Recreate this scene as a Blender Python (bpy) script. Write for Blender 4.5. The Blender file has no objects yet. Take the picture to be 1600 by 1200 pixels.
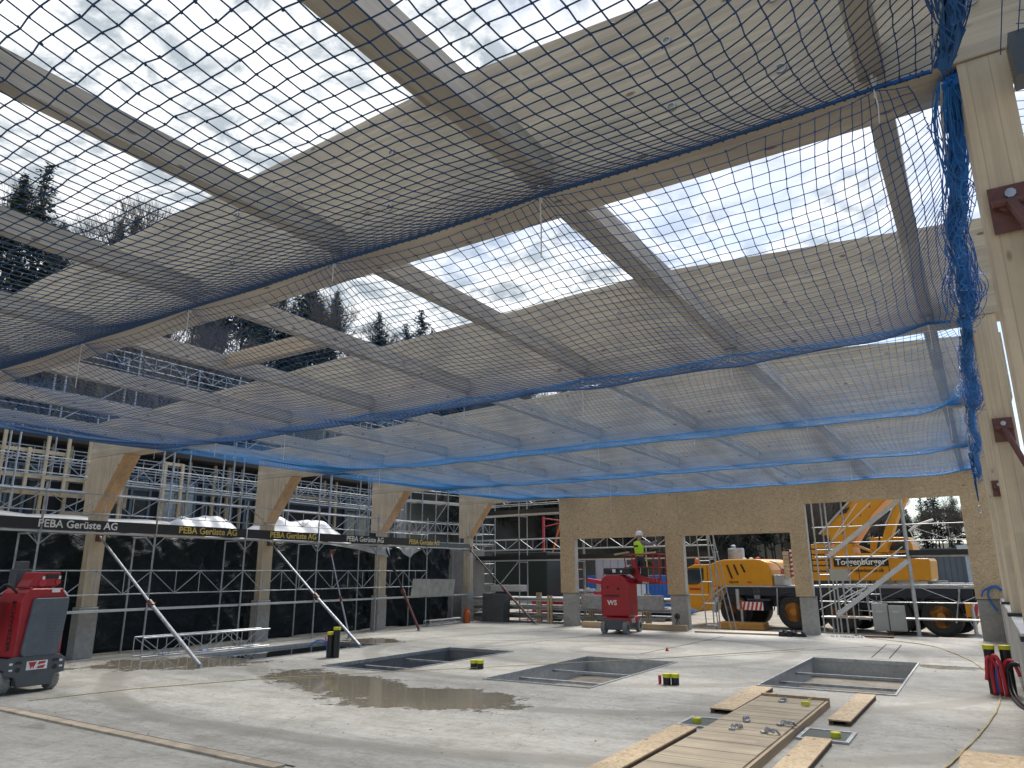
import bpy, math, random
import numpy as np
from mathutils import Vector, Matrix

random.seed(7)
RNG = np.random.default_rng(11)
R = math.radians
scene = bpy.context.scene
col = scene.collection

# ------------------------------------------------------------------ camera
cam_d = bpy.data.cameras.new("camera")
cam = bpy.data.objects.new("camera", cam_d)
col.objects.link(cam)
_yaw, _pitch, _roll = 0.564607727, 0.257620251, -0.00583286439
_f = Vector((-math.sin(_yaw) * math.cos(_pitch), math.cos(_yaw) * math.cos(_pitch), math.sin(_pitch)))
_r = Vector((math.cos(_yaw), math.sin(_yaw), 0))
_u = _r.cross(_f)
_r2 = math.cos(_roll) * _r + math.sin(_roll) * _u
_u2 = -math.sin(_roll) * _r + math.cos(_roll) * _u
cam.matrix_world = Matrix(((_r2.x, _u2.x, -_f.x, 0), (_r2.y, _u2.y, -_f.y, 0), (_r2.z, _u2.z, -_f.z, 2.1), (0, 0, 0, 1)))
cam_d.sensor_width = 36
cam_d.lens = 36 * 1125.03 / 1600
cam_d.clip_start = 0.05
cam_d.clip_end = 3000
scene.camera = cam

# ------------------------------------------------------------------ sky, sun, exposure
SUN_EL, SUN_AZ = R(52), R(-4)          # azimuth measured from +Y towards +X
world = bpy.data.worlds.new("World")
scene.world = world
world.use_nodes = True
wt = world.node_tree
wt.nodes.clear()
def wn(t, **k):
    n = wt.nodes.new(t)
    for a, b in k.items(): setattr(n, a, b)
    return n
out = wn('ShaderNodeOutputWorld')
bg = wn('ShaderNodeBackground')
sky = wn('ShaderNodeTexSky', sky_type='NISHITA', sun_disc=False, sun_elevation=SUN_EL, sun_rotation=SUN_AZ)
tc = wn('ShaderNodeTexCoord')
sep = wn('ShaderNodeSeparateXYZ')
mx = wn('ShaderNodeMath', operation='MAXIMUM'); mx.inputs[1].default_value = 0.06
ad = wn('ShaderNodeMath', operation='ADD'); ad.inputs[1].default_value = 0.12
dx = wn('ShaderNodeMath', operation='DIVIDE'); dy = wn('ShaderNodeMath', operation='DIVIDE')
cmb = wn('ShaderNodeCombineXYZ')
L = wt.links.new
L(tc.outputs['Generated'], sep.inputs[0]); L(sep.outputs[2], mx.inputs[0]); L(mx.outputs[0], ad.inputs[0])
L(sep.outputs[0], dx.inputs[0]); L(ad.outputs[0], dx.inputs[1]); L(sep.outputs[1], dy.inputs[0]); L(ad.outputs[0], dy.inputs[1])
L(dx.outputs[0], cmb.inputs[0]); L(dy.outputs[0], cmb.inputs[1])
n1 = wn('ShaderNodeTexNoise'); n1.inputs['Scale'].default_value = 1.1; n1.inputs['Detail'].default_value = 6; n1.inputs['Roughness'].default_value = .6
n2 = wn('ShaderNodeTexNoise'); n2.inputs['Scale'].default_value = 9.5; n2.inputs['Detail'].default_value = 8; n2.inputs['Roughness'].default_value = .62; n2.inputs['Distortion'].default_value = .4
L(cmb.outputs[0], n1.inputs['Vector']); L(cmb.outputs[0], n2.inputs['Vector'])
# cloud cover mask: almost closed, opening to blue towards +X
gx = wn('ShaderNodeMath', operation='MULTIPLY_ADD'); gx.inputs[1].default_value = -0.20; gx.inputs[2].default_value = -0.035
L(dx.outputs[0], gx.inputs[0])
cs = wn('ShaderNodeMath', operation='ADD'); L(n1.outputs[0], cs.inputs[0]); L(gx.outputs[0], cs.inputs[1])
cr = wn('ShaderNodeValToRGB'); cr.color_ramp.elements[0].position = .44; cr.color_ramp.elements[1].position = .60
L(cs.outputs[0], cr.inputs[0])
cb = wn('ShaderNodeValToRGB')
cb.color_ramp.elements[0].position = .39; cb.color_ramp.elements[0].color = (.38, .43, .47, 1)
cb.color_ramp.elements[1].position = .60; cb.color_ramp.elements[1].color = (1.0, 1.01, 1.02, 1)
L(n2.outputs[0], cb.inputs[0])
sm = wn('ShaderNodeVectorMath', operation='SCALE'); sm.inputs['Scale'].default_value = 0.10
L(sky.outputs[0], sm.inputs[0])
mixc = wn('ShaderNodeMix', data_type='RGBA')
cbs = wn('ShaderNodeVectorMath', operation='SCALE'); cbs.inputs['Scale'].default_value = 0.82
L(cb.outputs[0], cbs.inputs[0])
L(cr.outputs[0], mixc.inputs[0]); L(sm.outputs[0], mixc.inputs[6]); L(cbs.outputs[0], mixc.inputs[7])
L(mixc.outputs[2], bg.inputs[0]); bg.inputs[1].default_value = 1.0
L(bg.outputs[0], out.inputs[0])

sun_d = bpy.data.lights.new("sun", 'SUN')
sun_d.energy = 3.0
sun_d.angle = R(26)
sun_d.color = (1.0, .95, .88)
sun = bpy.data.objects.new("sun", sun_d)
col.objects.link(sun)
_sd = Vector((math.sin(SUN_AZ) * math.cos(SUN_EL), math.cos(SUN_AZ) * math.cos(SUN_EL), math.sin(SUN_EL)))
sun.rotation_euler = _sd.to_track_quat('Z', 'Y').to_euler()
sun.location = (0, 0, 60)
scene.view_settings.view_transform = 'Standard'
scene.view_settings.look = 'None'
scene.view_settings.exposure = 0.76
scene.view_settings.gamma = 1
try:
    scene.cycles.max_bounces = 8; scene.cycles.diffuse_bounces = 4; scene.cycles.transparent_max_bounces = 8
except Exception:
    pass

# ------------------------------------------------------------------ materials
def new_mat(name):
    m = bpy.data.materials.new(name); m.use_nodes = True
    nt = m.node_tree; b = nt.nodes['Principled BSDF']
    return m, nt, b
def nd(nt, t, **k):
    n = nt.nodes.new(t)
    for a, b in k.items(): setattr(n, a, b)
    return n
def ramp(nt, stops):
    n = nd(nt, 'ShaderNodeValToRGB'); e = n.color_ramp.elements
    e[0].position, e[0].color = stops[0][0], (*stops[0][1], 1)
    e[1].position, e[1].color = stops[-1][0], (*stops[-1][1], 1)
    for p, c in stops[1:-1]:
        x = e.new(p); x.color = (*c, 1)
    return n
def noise(nt, vec, scale, detail=4, rough=.55, dist=0):
    n = nd(nt, 'ShaderNodeTexNoise'); n.inputs['Scale'].default_value = scale; n.inputs['Detail'].default_value = detail
    n.inputs['Roughness'].default_value = rough; n.inputs['Distortion'].default_value = dist
    if vec is not None: nt.links.new(vec, n.inputs['Vector'])
    return n
def mapping(nt, vec, scale=(1, 1, 1), loc=(0, 0, 0)):
    m = nd(nt, 'ShaderNodeMapping'); m.inputs['Scale'].default_value = scale; m.inputs['Location'].default_value = loc
    nt.links.new(vec, m.inputs['Vector']); return m.outputs[0]
def math_(nt, op, a, b=None, c=None):
    n = nd(nt, 'ShaderNodeMath', operation=op)
    for i, v in enumerate((a, b, c)):
        if v is None: continue
        if isinstance(v, (int, float)): n.inputs[i].default_value = v
        else: nt.links.new(v, n.inputs[i])
    return n.outputs[0]
def mixrgb(nt, fac, a, b, mode='MIX'):
    n = nd(nt, 'ShaderNodeMix', data_type='RGBA', blend_type=mode)
    for i, v in ((0, fac), (6, a), (7, b)):
        if isinstance(v, (int, float)): n.inputs[i].default_value = v
        elif isinstance(v, tuple): n.inputs[i].default_value = (*v, 1)
        else: nt.links.new(v, n.inputs[i])
    return n.outputs[2]
def bump(nt, b, h, strength=.3, dist=.01):
    n = nd(nt, 'ShaderNodeBump'); n.inputs['Strength'].default_value = strength; n.inputs['Distance'].default_value = dist
    nt.links.new(h, n.inputs['Height']); nt.links.new(n.outputs[0], b.inputs['Normal'])

def plain(name, c, rough=.6, metal=0, var=.18, scale=6, bmp=0, bscale=40, spec=.5, dirt=None, dirt_scale=2.5, dirt_at=.55):
    m, nt, b = new_mat(name)
    g = nd(nt, 'ShaderNodeTexCoord').outputs['Object']
    n = noise(nt, g, scale, 5, .6)
    lo = tuple(max(0, x * (1 - var)) for x in c); hi = tuple(min(1, x * (1 + var)) for x in c)
    r = ramp(nt, [(.3, lo), (.7, hi)]); nt.links.new(n.outputs[0], r.inputs[0])
    colr = r.outputs[0]
    if dirt:
        d = noise(nt, g, dirt_scale, 6, .7); dr = ramp(nt, [(dirt_at, (0, 0, 0)), (dirt_at + .16, (1, 1, 1))]); nt.links.new(d.outputs[0], dr.inputs[0])
        colr = mixrgb(nt, math_(nt, 'MULTIPLY', dr.outputs[0], .7), colr, dirt)
    nt.links.new(colr, b.inputs['Base Color'])
    rr = math_(nt, 'MULTIPLY_ADD', n.outputs[0], .25, rough - .125); nt.links.new(rr, b.inputs['Roughness'])
    b.inputs['Metallic'].default_value = metal
    b.inputs['Specular IOR Level'].default_value = spec
    if bmp:
        n3 = noise(nt, g, bscale, 4, .6); bump(nt, b, n3.outputs[0], bmp, .01)
    return m

def wood(name, grain, lam, base=(.60, .47, .31), lamsize=.04, gloss=.55, knots=True, dark=.0):
    """grain: axis index of the fibre, lam: axis index the lamellae are stacked along"""
    m, nt, b = new_mat(name)
    g = nd(nt, 'ShaderNodeTexCoord').outputs['Object']
    sp = nd(nt, 'ShaderNodeSeparateXYZ'); nt.links.new(g, sp.inputs[0])
    sc = [14, 14, 14]; sc[grain] = .55
    n = noise(nt, mapping(nt, g, tuple(sc)), 1, 6, .62, .3)
    lo = tuple(x * .80 for x in base); hi = tuple(min(1, x * 1.12) for x in base)
    r = ramp(nt, [(.3, lo), (.52, base), (.72, hi)]); nt.links.new(n.outputs[0], r.inputs[0])
    c = r.outputs[0]
    if lam is not None:
        l = math_(nt, 'MULTIPLY', sp.outputs[lam], 1 / lamsize)
        fl = math_(nt, 'FLOOR', l); fr = math_(nt, 'FRACT', l)
        # boards along the grain are about 3 m long, finger-jointed
        gl = math_(nt, 'FLOOR', math_(nt, 'MULTIPLY_ADD', sp.outputs[grain], .35, math_(nt, 'MULTIPLY', fl, .37)))
        cx = nd(nt, 'ShaderNodeCombineXYZ'); nt.links.new(fl, cx.inputs[0]); nt.links.new(gl, cx.inputs[1])
        wnz = nd(nt, 'ShaderNodeTexWhiteNoise'); nt.links.new(cx.outputs[0], wnz.inputs[0])
        rr = ramp(nt, [(0, (.84, .82, .79)), (1, (1.08, 1.05, 1.02))]); nt.links.new(wnz.outputs[0], rr.inputs[0])
        c = mixrgb(nt, 1.0, c, rr.outputs[0], 'MULTIPLY')
        ln = math_(nt, 'LESS_THAN', fr, .07)
        c = mixrgb(nt, math_(nt, 'MULTIPLY', ln, .40), c, tuple(x * .45 for x in base))
    if knots:
        ks = [4.5, 4.5, 4.5]; ks[grain] = 1.9
        v = nd(nt, 'ShaderNodeTexVoronoi'); v.inputs['Scale'].default_value = 1
        nt.links.new(mapping(nt, g, tuple(ks)), v.inputs['Vector'])
        kr = ramp(nt, [(.06, (1, 1, 1)), (.115, (0, 0, 0))]); nt.links.new(v.outputs['Distance'], kr.inputs[0])
        c = mixrgb(nt, math_(nt, 'MULTIPLY', kr.outputs[0], .85), c, (.13, .07, .035))
    # water stains / greying
    d = noise(nt, g, .9, 5, .6); dr = ramp(nt, [(.42, (1, 1, 1)), (.70, (.72, .72, .75))]); nt.links.new(d.outputs[0], dr.inputs[0])
    c = mixrgb(nt, 1.0, c, dr.outputs[0], 'MULTIPLY')
    nt.links.new(c, b.inputs['Base Color']); b.inputs['Roughness'].default_value = gloss
    bump(nt, b, n.outputs[0], .15, .004)
    return m

M = {}
M['beam'] = wood('glulam_beam_wood', 0, 2, base=(.52, .45, .34))
M['purlin'] = wood('glulam_purlin_wood', 1, 2, base=(.52, .47, .38))
M['column'] = wood('glulam_column_wood', 2, 0, base=(.60, .50, .35), lamsize=.12)
M['haunch'] = wood('glulam_haunch_wood', 2, 0, base=(.60, .50, .36), lamsize=.045)
M['haunchslant'] = wood('warm_slant_face_wood', 2, 1, base=(.56, .36, .19), lamsize=.12)
M['plank'] = wood('raw_plank_wood', 1, 0, base=(.50, .37, .22), lamsize=.14)
M['plankx'] = wood('raw_timber_wood', 0, None, base=(.52, .40, .24))
M['deckwood'] = wood('cover_board_wood', 0, 1, base=(.56, .42, .25), lamsize=.16, gloss=.7)
M['formwork'] = plain('grey_formwork_board', (.34, .33, .29), .7, var=.2, scale=4, dirt=(.2, .19, .16))
M['steel'] = plain('galvanised_steel', (.42, .44, .46), .42, .75, var=.22, scale=9, dirt=(.22, .22, .21))
M['steeld'] = plain('weathered_scaffold_steel', (.34, .36, .38), .5, .6, var=.25, scale=7, dirt=(.16, .15, .14))
M['alu'] = plain('aluminium_deck', (.55, .57, .58), .4, .6, var=.12, scale=5)
M['profpale'] = plain('pale_galvanised_profile', (.62, .63, .62), .5, .3, var=.1)
M['studwood'] = plain('fresh_stud_timber', (.54, .44, .29), .6, var=.12)
M['rust'] = plain('red_brown_primer', (.13, .045, .035), .5, 0, var=.25, scale=12, dirt=(.08, .05, .04))
M['red'] = plain('red_machine_paint', (.36, .012, .02), .35, 0, var=.12, scale=3, dirt=(.14, .02, .02), dirt_at=.6)
M['redlite'] = plain('red_bright_paint', (.50, .03, .05), .45, 0, var=.15)
M['grey'] = plain('dark_grey_machine_paint', (.075, .085, .095), .42, 0, var=.15, scale=4, dirt=(.16, .16, .15), dirt_at=.58)
M['black'] = plain('black_plastic', (.012, .013, .015), .4, 0, var=.3)
M['rubber'] = plain('tyre_rubber', (.022, .023, .025), .75, 0, var=.3, bmp=.4, bscale=30, dirt=(.09, .085, .075), dirt_at=.6)
M['rubbergrey'] = plain('grey_tyre_rubber', (.24, .24, .23), .8, 0, var=.2, bmp=.5, bscale=40)
M['yellow'] = plain('crane_yellow_paint', (.62, .275, .010), .36, 0, var=.07, scale=1.6, dirt=(.36, .17, .03), dirt_at=.6)
M['yellowcap'] = plain('yellow_cap', (.62, .60, .03), .5)
M['orange'] = plain('orange_paint', (.65, .13, .02), .5)
M['white'] = plain('white_paint', (.78, .78, .76), .5, var=.05)
M['rope'] = plain('white_cord', (.62, .60, .55), .8, var=.2)
M['tan'] = plain('tan_cord', (.50, .40, .20), .8)
M['net'] = plain('blue_net_cord', (.006, .085, .26), .65, var=.25, scale=3)  # same blue net, part of the backlight shade put into the tone
M['netmid'] = plain('mid_blue_net_cord', (.007, .14, .44), .65, var=.25, scale=3)  # gathered edges: tone between the shaded and lit copies
M['netshade'] = plain('shaded_blue_net_cord', (.006, .045, .13), .65, var=.3, scale=3)  # same net, darkened to paint the backlight over the nearest bay
M['netlit'] = plain('lit_blue_net_cord', (.006, .22, .60), .6, var=.25, scale=3)  # same net, brightened to paint the light on the far bays
M['netedge'] = plain('blue_edge_rope', (.010, .10, .36), .7, var=.3, scale=30)
M['blue'] = plain('blue_plastic', (.015, .12, .42), .5)
M['darkblue'] = plain('dark_blue_plastic', (.01, .06, .12), .5)
M['glass'] = plain('dark_window_glass', (.03, .045, .055), .08, 0, var=.3, scale=1.5, spec=.9)
M['glassreflect'] = plain('glass_painted_reflection', (.42, .50, .56), .15, 0, var=.35, scale=2.2, spec=.9)  # bright reflection put into the base colour of the pane
M['frameblue'] = plain('blue_grey_window_frame', (.13, .19, .25), .5)
M['navy'] = plain('black_bitumen_wall', (.010, .014, .022), .7, var=.35, scale=1.5)
M['chassis'] = plain('dark_navy_chassis_paint', (.014, .02, .034), .5, var=.3)
M['graypaint'] = plain('light_grey_paint', (.40, .41, .38), .5, var=.08, scale=3, dirt=(.25, .25, .22))
M['rimorange'] = plain('orange_yellow_rim', (.42, .17, .02), .5, var=.2)
M['silvertarp'] = plain('white_plastic_tarp', (.46, .49, .52), .35, 0, var=.15, scale=2, bmp=.6, bscale=3)
M['skin'] = plain('skin', (.42, .24, .17), .6, var=.08)
M['hivis'] = plain('yellow_green_hi_vis_fabric', (.50, .85, .04), .7, var=.1, bmp=.4, bscale=14)
M['cloth'] = plain('dark_grey_cloth', (.05, .055, .065), .85, var=.2)
M['clothgrey'] = plain('mid_grey_cloth', (.18, .18, .18), .85, var=.2)
M['bark'] = plain('tree_bark', (.055, .045, .038), .9, var=.4, scale=3)
M['barkpale'] = plain('pale_tree_bark', (.14, .12, .10), .9, var=.4, scale=3)
M['needle'] = plain('conifer_needles', (.022, .042, .022), .9, var=.55, scale=.8)
M['needle2'] = plain('conifer_needles_blue', (.026, .044, .034), .9, var=.55, scale=.8)
M['text_black'] = plain('black_lettering', (.01, .01, .012), .5)
M['text_yellow'] = plain('yellow_lettering', (.62, .45, .10), .5)
M['text_white'] = plain('white_lettering', (.70, .68, .62), .5)
M['redtext'] = plain('red_lettering', (.45, .02, .02), .5)
M['gray2'] = plain('pale_barrier_concrete', (.44, .43, .41), .85, var=.15, scale=2)
M['bottle'] = plain('orange_gas_bottle_paint', (.50, .10, .02), .45)

def concrete(name, base=(.36, .35, .325), scale=1.0):
    m, nt, b = new_mat(name)
    g = nd(nt, 'ShaderNodeTexCoord').outputs['Object']
    n = noise(nt, g, .7 * scale, 8, .65); n2 = noise(nt, g, 9 * scale, 6, .65)
    lo = tuple(x * .74 for x in base); hi = tuple(x * 1.18 for x in base)
    r = ramp(nt, [(.28, lo), (.5, base), (.75, hi)]); nt.links.new(n.outputs[0], r.inputs[0])
    r2 = ramp(nt, [(.3, (.82, .82, .82)), (.7, (1.12, 1.12, 1.12))]); nt.links.new(n2.outputs[0], r2.inputs[0])
    c = mixrgb(nt, 1, r.outputs[0], r2.outputs[0], 'MULTIPLY')
    v = nd(nt, 'ShaderNodeTexVoronoi'); v.inputs['Scale'].default_value = 7 * scale; nt.links.new(g, v.inputs['Vector'])
    pr = ramp(nt, [(.03, (1, 1, 1)), (.06, (0, 0, 0))]); nt.links.new(v.outputs['Distance'], pr.inputs[0])
    c = mixrgb(nt, math_(nt, 'MULTIPLY', pr.outputs[0], .5), c, tuple(x * .5 for x in base))
    nt.links.new(c, b.inputs['Base Color']); b.inputs['Roughness'].default_value = .85
    bump(nt, b, n2.outputs[0], .25, .01)
    return m
M['concrete'] = concrete('cast_concrete')
M['concmid'] = concrete('pit_concrete', (.44, .44, .42), 1.2)
M['concdark'] = concrete('damp_pit_concrete', (.20, .195, .18), 1.5)

# floor slab: trowelled screed with standing water, damp patches and brush marks
def floor_material():
    m, nt, b = new_mat('concrete_floor_slab')
    g = nd(nt, 'ShaderNodeTexCoord').outputs['Object']
    big = noise(nt, g, .22, 6, .6); mid = noise(nt, g, 1.4, 8, .7); fine = noise(nt, g, 9, 9, .78)
    streak = noise(nt, mapping(nt, g, (.35, 2.2, 1)), 1, 8, .7, .8)
    r = ramp(nt, [(.34, (.40, .39, .36)), (.48, (.56, .553, .525)), (.66, (.69, .683, .655))]); nt.links.new(mid.outputs[0], r.inputs[0])
    rb = ramp(nt, [(.3, (.80, .80, .78)), (.7, (1.16, 1.16, 1.15))]); nt.links.new(big.outputs[0], rb.inputs[0])
    rf = ramp(nt, [(.34, (.52, .51, .49)), (.46, (.92, .92, .91)), (.62, (1.16, 1.16, 1.16))]); nt.links.new(fine.outputs[0], rf.inputs[0])
    rs = ramp(nt, [(.33, (.70, .69, .66)), (.5, (1.0, 1.0, 1.0)), (.66, (1.16, 1.16, 1.16))]); nt.links.new(streak.outputs[0], rs.inputs[0])
    c = mixrgb(nt, 1, r.outputs[0], rb.outputs[0], 'MULTIPLY')
    c = mixrgb(nt, 1, c, rf.outputs[0], 'MULTIPLY')
    c = mixrgb(nt, 1, c, rs.outputs[0], 'MULTIPLY')
    # mortar crumbs, small pits
    v = nd(nt, 'ShaderNodeTexVoronoi'); v.inputs['Scale'].default_value = 4.5; nt.links.new(g, v.inputs['Vector'])
    ck = nd(nt, 'ShaderNodeTexVoronoi', feature='DISTANCE_TO_EDGE'); ck.inputs['Scale'].default_value = .33; wv = nd(nt, 'ShaderNodeVectorMath', operation='ADD'); nt.links.new(g, wv.inputs[0]); wsc = nd(nt, 'ShaderNodeVectorMath', operation='SCALE'); wsc.inputs['Scale'].default_value = .9; nt.links.new(mid.outputs['Color'], wsc.inputs[0]); nt.links.new(wsc.outputs[0], wv.inputs[1]); nt.links.new(wv.outputs[0], ck.inputs['Vector'])
    ckr = ramp(nt, [(.0015, (1, 1, 1)), (.005, (0, 0, 0))]); nt.links.new(ck.outputs['Distance'], ckr.inputs[0]); c = mixrgb(nt, math_(nt, 'MULTIPLY', ckr.outputs[0], .55), c, (.13, .12, .10))
    # tyre tracks: pairs of faint curved bands
    tk = nd(nt, 'ShaderNodeTexWave', wave_type='RINGS', rings_direction='Z'); tk.inputs['Scale'].default_value = .11; tk.inputs['Distortion'].default_value = 2.5; tk.inputs['Detail'].default_value = 3; tk.inputs['Detail Scale'].default_value = .6; nt.links.new(mapping(nt, g, (1, 1, 1), (9, -20, 0)), tk.inputs['Vector'])
    tkr = ramp(nt, [(.90, (0, 0, 0)), (.97, (1, 1, 1))]); nt.links.new(tk.outputs['Fac'], tkr.inputs[0]); c = mixrgb(nt, math_(nt, 'MULTIPLY', math_(nt, 'MULTIPLY', tkr.outputs[0], fine.outputs[0]), 1.1), c, (.22, .205, .18))
    pr = ramp(nt, [(.035, (1, 1, 1)), (.06, (0, 0, 0))]); nt.links.new(v.outputs['Distance'], pr.inputs[0])
    c = mixrgb(nt, math_(nt, 'MULTIPLY', pr.outputs[0], .7), c, (.12, .11, .10))
    # puddles: ellipses with noisy rims  (cx, cy, rx, ry, tilt)
    nz = noise(nt, g, 1.1, 9, .74); nz2 = noise(nt, g, 6, 4, .6)
    nn = math_(nt, 'ADD', math_(nt, 'MULTIPLY_ADD', nz.outputs[0], 2.3, -1.12), math_(nt, 'MULTIPLY_ADD', nz2.outputs[0], .3, -.15))
    def ell(cx, cy, rx, ry, a=0):
        mp = nd(nt, 'ShaderNodeMapping'); mp.vector_type = 'TEXTURE'
        mp.inputs['Location'].default_value = (cx, cy, 0); mp.inputs['Rotation'].default_value = (0, 0, a); mp.inputs['Scale'].default_value = (rx, ry, 1)
        nt.links.new(g, mp.inputs['Vector'])
        s = nd(nt, 'ShaderNodeSeparateXYZ'); nt.links.new(mp.outputs[0], s.inputs[0])
        cc = nd(nt, 'ShaderNodeCombineXYZ'); nt.links.new(s.outputs[0], cc.inputs[0]); nt.links.new(s.outputs[1], cc.inputs[1])
        ln = nd(nt, 'ShaderNodeVectorMath', operation='LENGTH'); nt.links.new(cc.outputs[0], ln.inputs[0])
        return ln.outputs['Value']
    d = None
    for e in [(-11.2, 11.2, 3.1, 1.15, R(-18)), (-8.7, 10.7, 2.3, 1.35, R(10)), (-17.3, 11.6, 2.7, 1.5, R(40)), (-.9, 19.9, .95, .5, 0), (-17.3, 18.5, 1.4, 1.1, 0)]:
        k = ell(*e); d = k if d is None else math_(nt, 'MINIMUM', d, k)
    dd = math_(nt, 'ADD', d, nn)
    wet = ramp(nt, [(.80, (1, 1, 1)), (.91, (0, 0, 0))]); nt.links.new(dd, wet.inputs[0])
    damp = ramp(nt, [(1.0, (1, 1, 1)), (1.6, (0, 0, 0))]); nt.links.new(dd, damp.inputs[0])
    d2 = None
    for e in [(-3.0, 12.5, 2.0, 2.6, 0), (-1.2, 15.6, 1.6, .8, 0), (-18.5, 10.5, 2.4, 1.3, 0)]:
        k = ell(*e); d2 = k if d2 is None else math_(nt, 'MINIMUM', d2, k)
    dm2 = ramp(nt, [(.7, (1, 1, 1)), (1.15, (0, 0, 0))]); nt.links.new(math_(nt, 'ADD', d2, nn), dm2.inputs[0])
    c = mixrgb(nt, math_(nt, 'MULTIPLY', damp.outputs[0], .5), c, (.17, .155, .12))
    c = mixrgb(nt, math_(nt, 'MULTIPLY', dm2.outputs[0], .38), c, (.17, .155, .13))
    # pale splashed grit along the rim of the water
    rim = ramp(nt, [(.84, (0, 0, 0)), (.93, (1, 1, 1)), (1.16, (0, 0, 0))]); nt.links.new(dd, rim.inputs[0])
    sp = ramp(nt, [(.45, (0, 0, 0)), (.53, (1, 1, 1))]); nt.links.new(noise(nt, g, 11, 5, .8).outputs[0], sp.inputs[0])
    c = mixrgb(nt, math_(nt, 'MULTIPLY', math_(nt, 'MULTIPLY', rim.outputs[0], sp.outputs[0]), .85), c, (.62, .60, .55))
    c = mixrgb(nt, wet.outputs[0], c, (.24, .21, .155))
    nt.links.new(c, b.inputs['Base Color'])
    ro = mixrgb(nt, wet.outputs[0], (.80, .80, .80), (.09, .09, .09))
    ro = mixrgb(nt, math_(nt, 'MULTIPLY', math_(nt, 'SUBTRACT', damp.outputs[0], wet.outputs[0]), .5), ro, (.3, .3, .3))
    nt.links.new(ro, b.inputs['Roughness'])
    inv = math_(nt, 'SUBTRACT', 1, wet.outputs[0])
    h = math_(nt, 'MULTIPLY', math_(nt, 'ADD', fine.outputs[0], math_(nt, 'MULTIPLY', streak.outputs[0], 1.5)), inv)
    bump(nt, b, h, .75, .022)
    return m
M['floor'] = floor_material()

def osb_material():
    m, nt, b = new_mat('osb_board')
    g = nd(nt, 'ShaderNodeTexCoord').outputs['Object']
    v = nd(nt, 'ShaderNodeTexVoronoi'); v.inputs['Scale'].default_value = 1
    w = nd(nt, 'ShaderNodeVectorMath', operation='ADD')
    dn = noise(nt, g, 5, 3); nt.links.new(g, w.inputs[0])
    sc = nd(nt, 'ShaderNodeVectorMath', operation='SCALE'); sc.inputs['Scale'].default_value = .25; nt.links.new(dn.outputs['Color'], sc.inputs[0]); nt.links.new(sc.outputs[0], w.inputs[1])
    nt.links.new(mapping(nt, w.outputs[0], (20, 20, 46)), v.inputs['Vector'])
    r = ramp(nt, [(0, (.32, .215, .12)), (.25, (.46, .33, .19)), (.6, (.54, .40, .235)), (1, (.64, .50, .32))]); nt.links.new(v.outputs['Color'], r.inputs[0])
    n = noise(nt, g, .6, 5); r2 = ramp(nt, [(.3, (.86, .86, .86)), (.7, (1.1, 1.1, 1.1))]); nt.links.new(n.outputs[0], r2.inputs[0])
    c = mixrgb(nt, 1, r.outputs[0], r2.outputs[0], 'MULTIPLY')
    n3 = noise(nt, g, 7, 2, .5); r3 = ramp(nt, [(.70, (1, 1, 1)), (.76, (.35, .3, .25))]); nt.links.new(n3.outputs[0], r3.inputs[0])
    c = mixrgb(nt, 1, c, r3.outputs[0], 'MULTIPLY')
    nt.links.new(c, b.inputs['Base Color']); b.inputs['Roughness'].default_value = .65
    return m
M['osb'] = osb_material()

def sheet_material():
    m, nt, b = new_mat('black_polythene_sheet')
    g = nd(nt, 'ShaderNodeTexCoord').outputs['Object']
    b.inputs['Base Color'].default_value = (.006, .012, .015, 1); b.inputs['Roughness'].default_value = .5
    b.inputs['Specular IOR Level'].default_value = .25
    n = noise(nt, mapping(nt, g, (1, .8, 1.6)), 1.6, 8, .6, 1.6); bump(nt, b, n.outputs[0], .9, .12)
    return m
M['sheet'] = sheet_material()

def ground_material(name, a, bcol, scale=.8):
    m, nt, b = new_mat(name)
    g = nd(nt, 'ShaderNodeTexCoord').outputs['Object']
    n = noise(nt, g, scale, 9, .7); f = noise(nt, g, scale * 14, 6, .7)
    r = ramp(nt, [(.32, a), (.66, bcol)]); nt.links.new(n.outputs[0], r.inputs[0])
    r2 = ramp(nt, [(.3, (.65, .65, .65)), (.7, (1.25, 1.25, 1.25))]); nt.links.new(f.outputs[0], r2.inputs[0])
    nt.links.new(mixrgb(nt, 1, r.outputs[0], r2.outputs[0], 'MULTIPLY'), b.inputs['Base Color'])
    b.inputs['Roughness'].default_value = .95
    bump(nt, b, f.outputs[0], .7, .06)
    return m
M['dirt'] = ground_material('gravel_yard_ground', (.20, .175, .135), (.42, .38, .31))
M['hill'] = ground_material('wooded_hillside_ground', (.035, .036, .028), (.085, .075, .058), .06)
M['hillgreen'] = M['hill']

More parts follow.
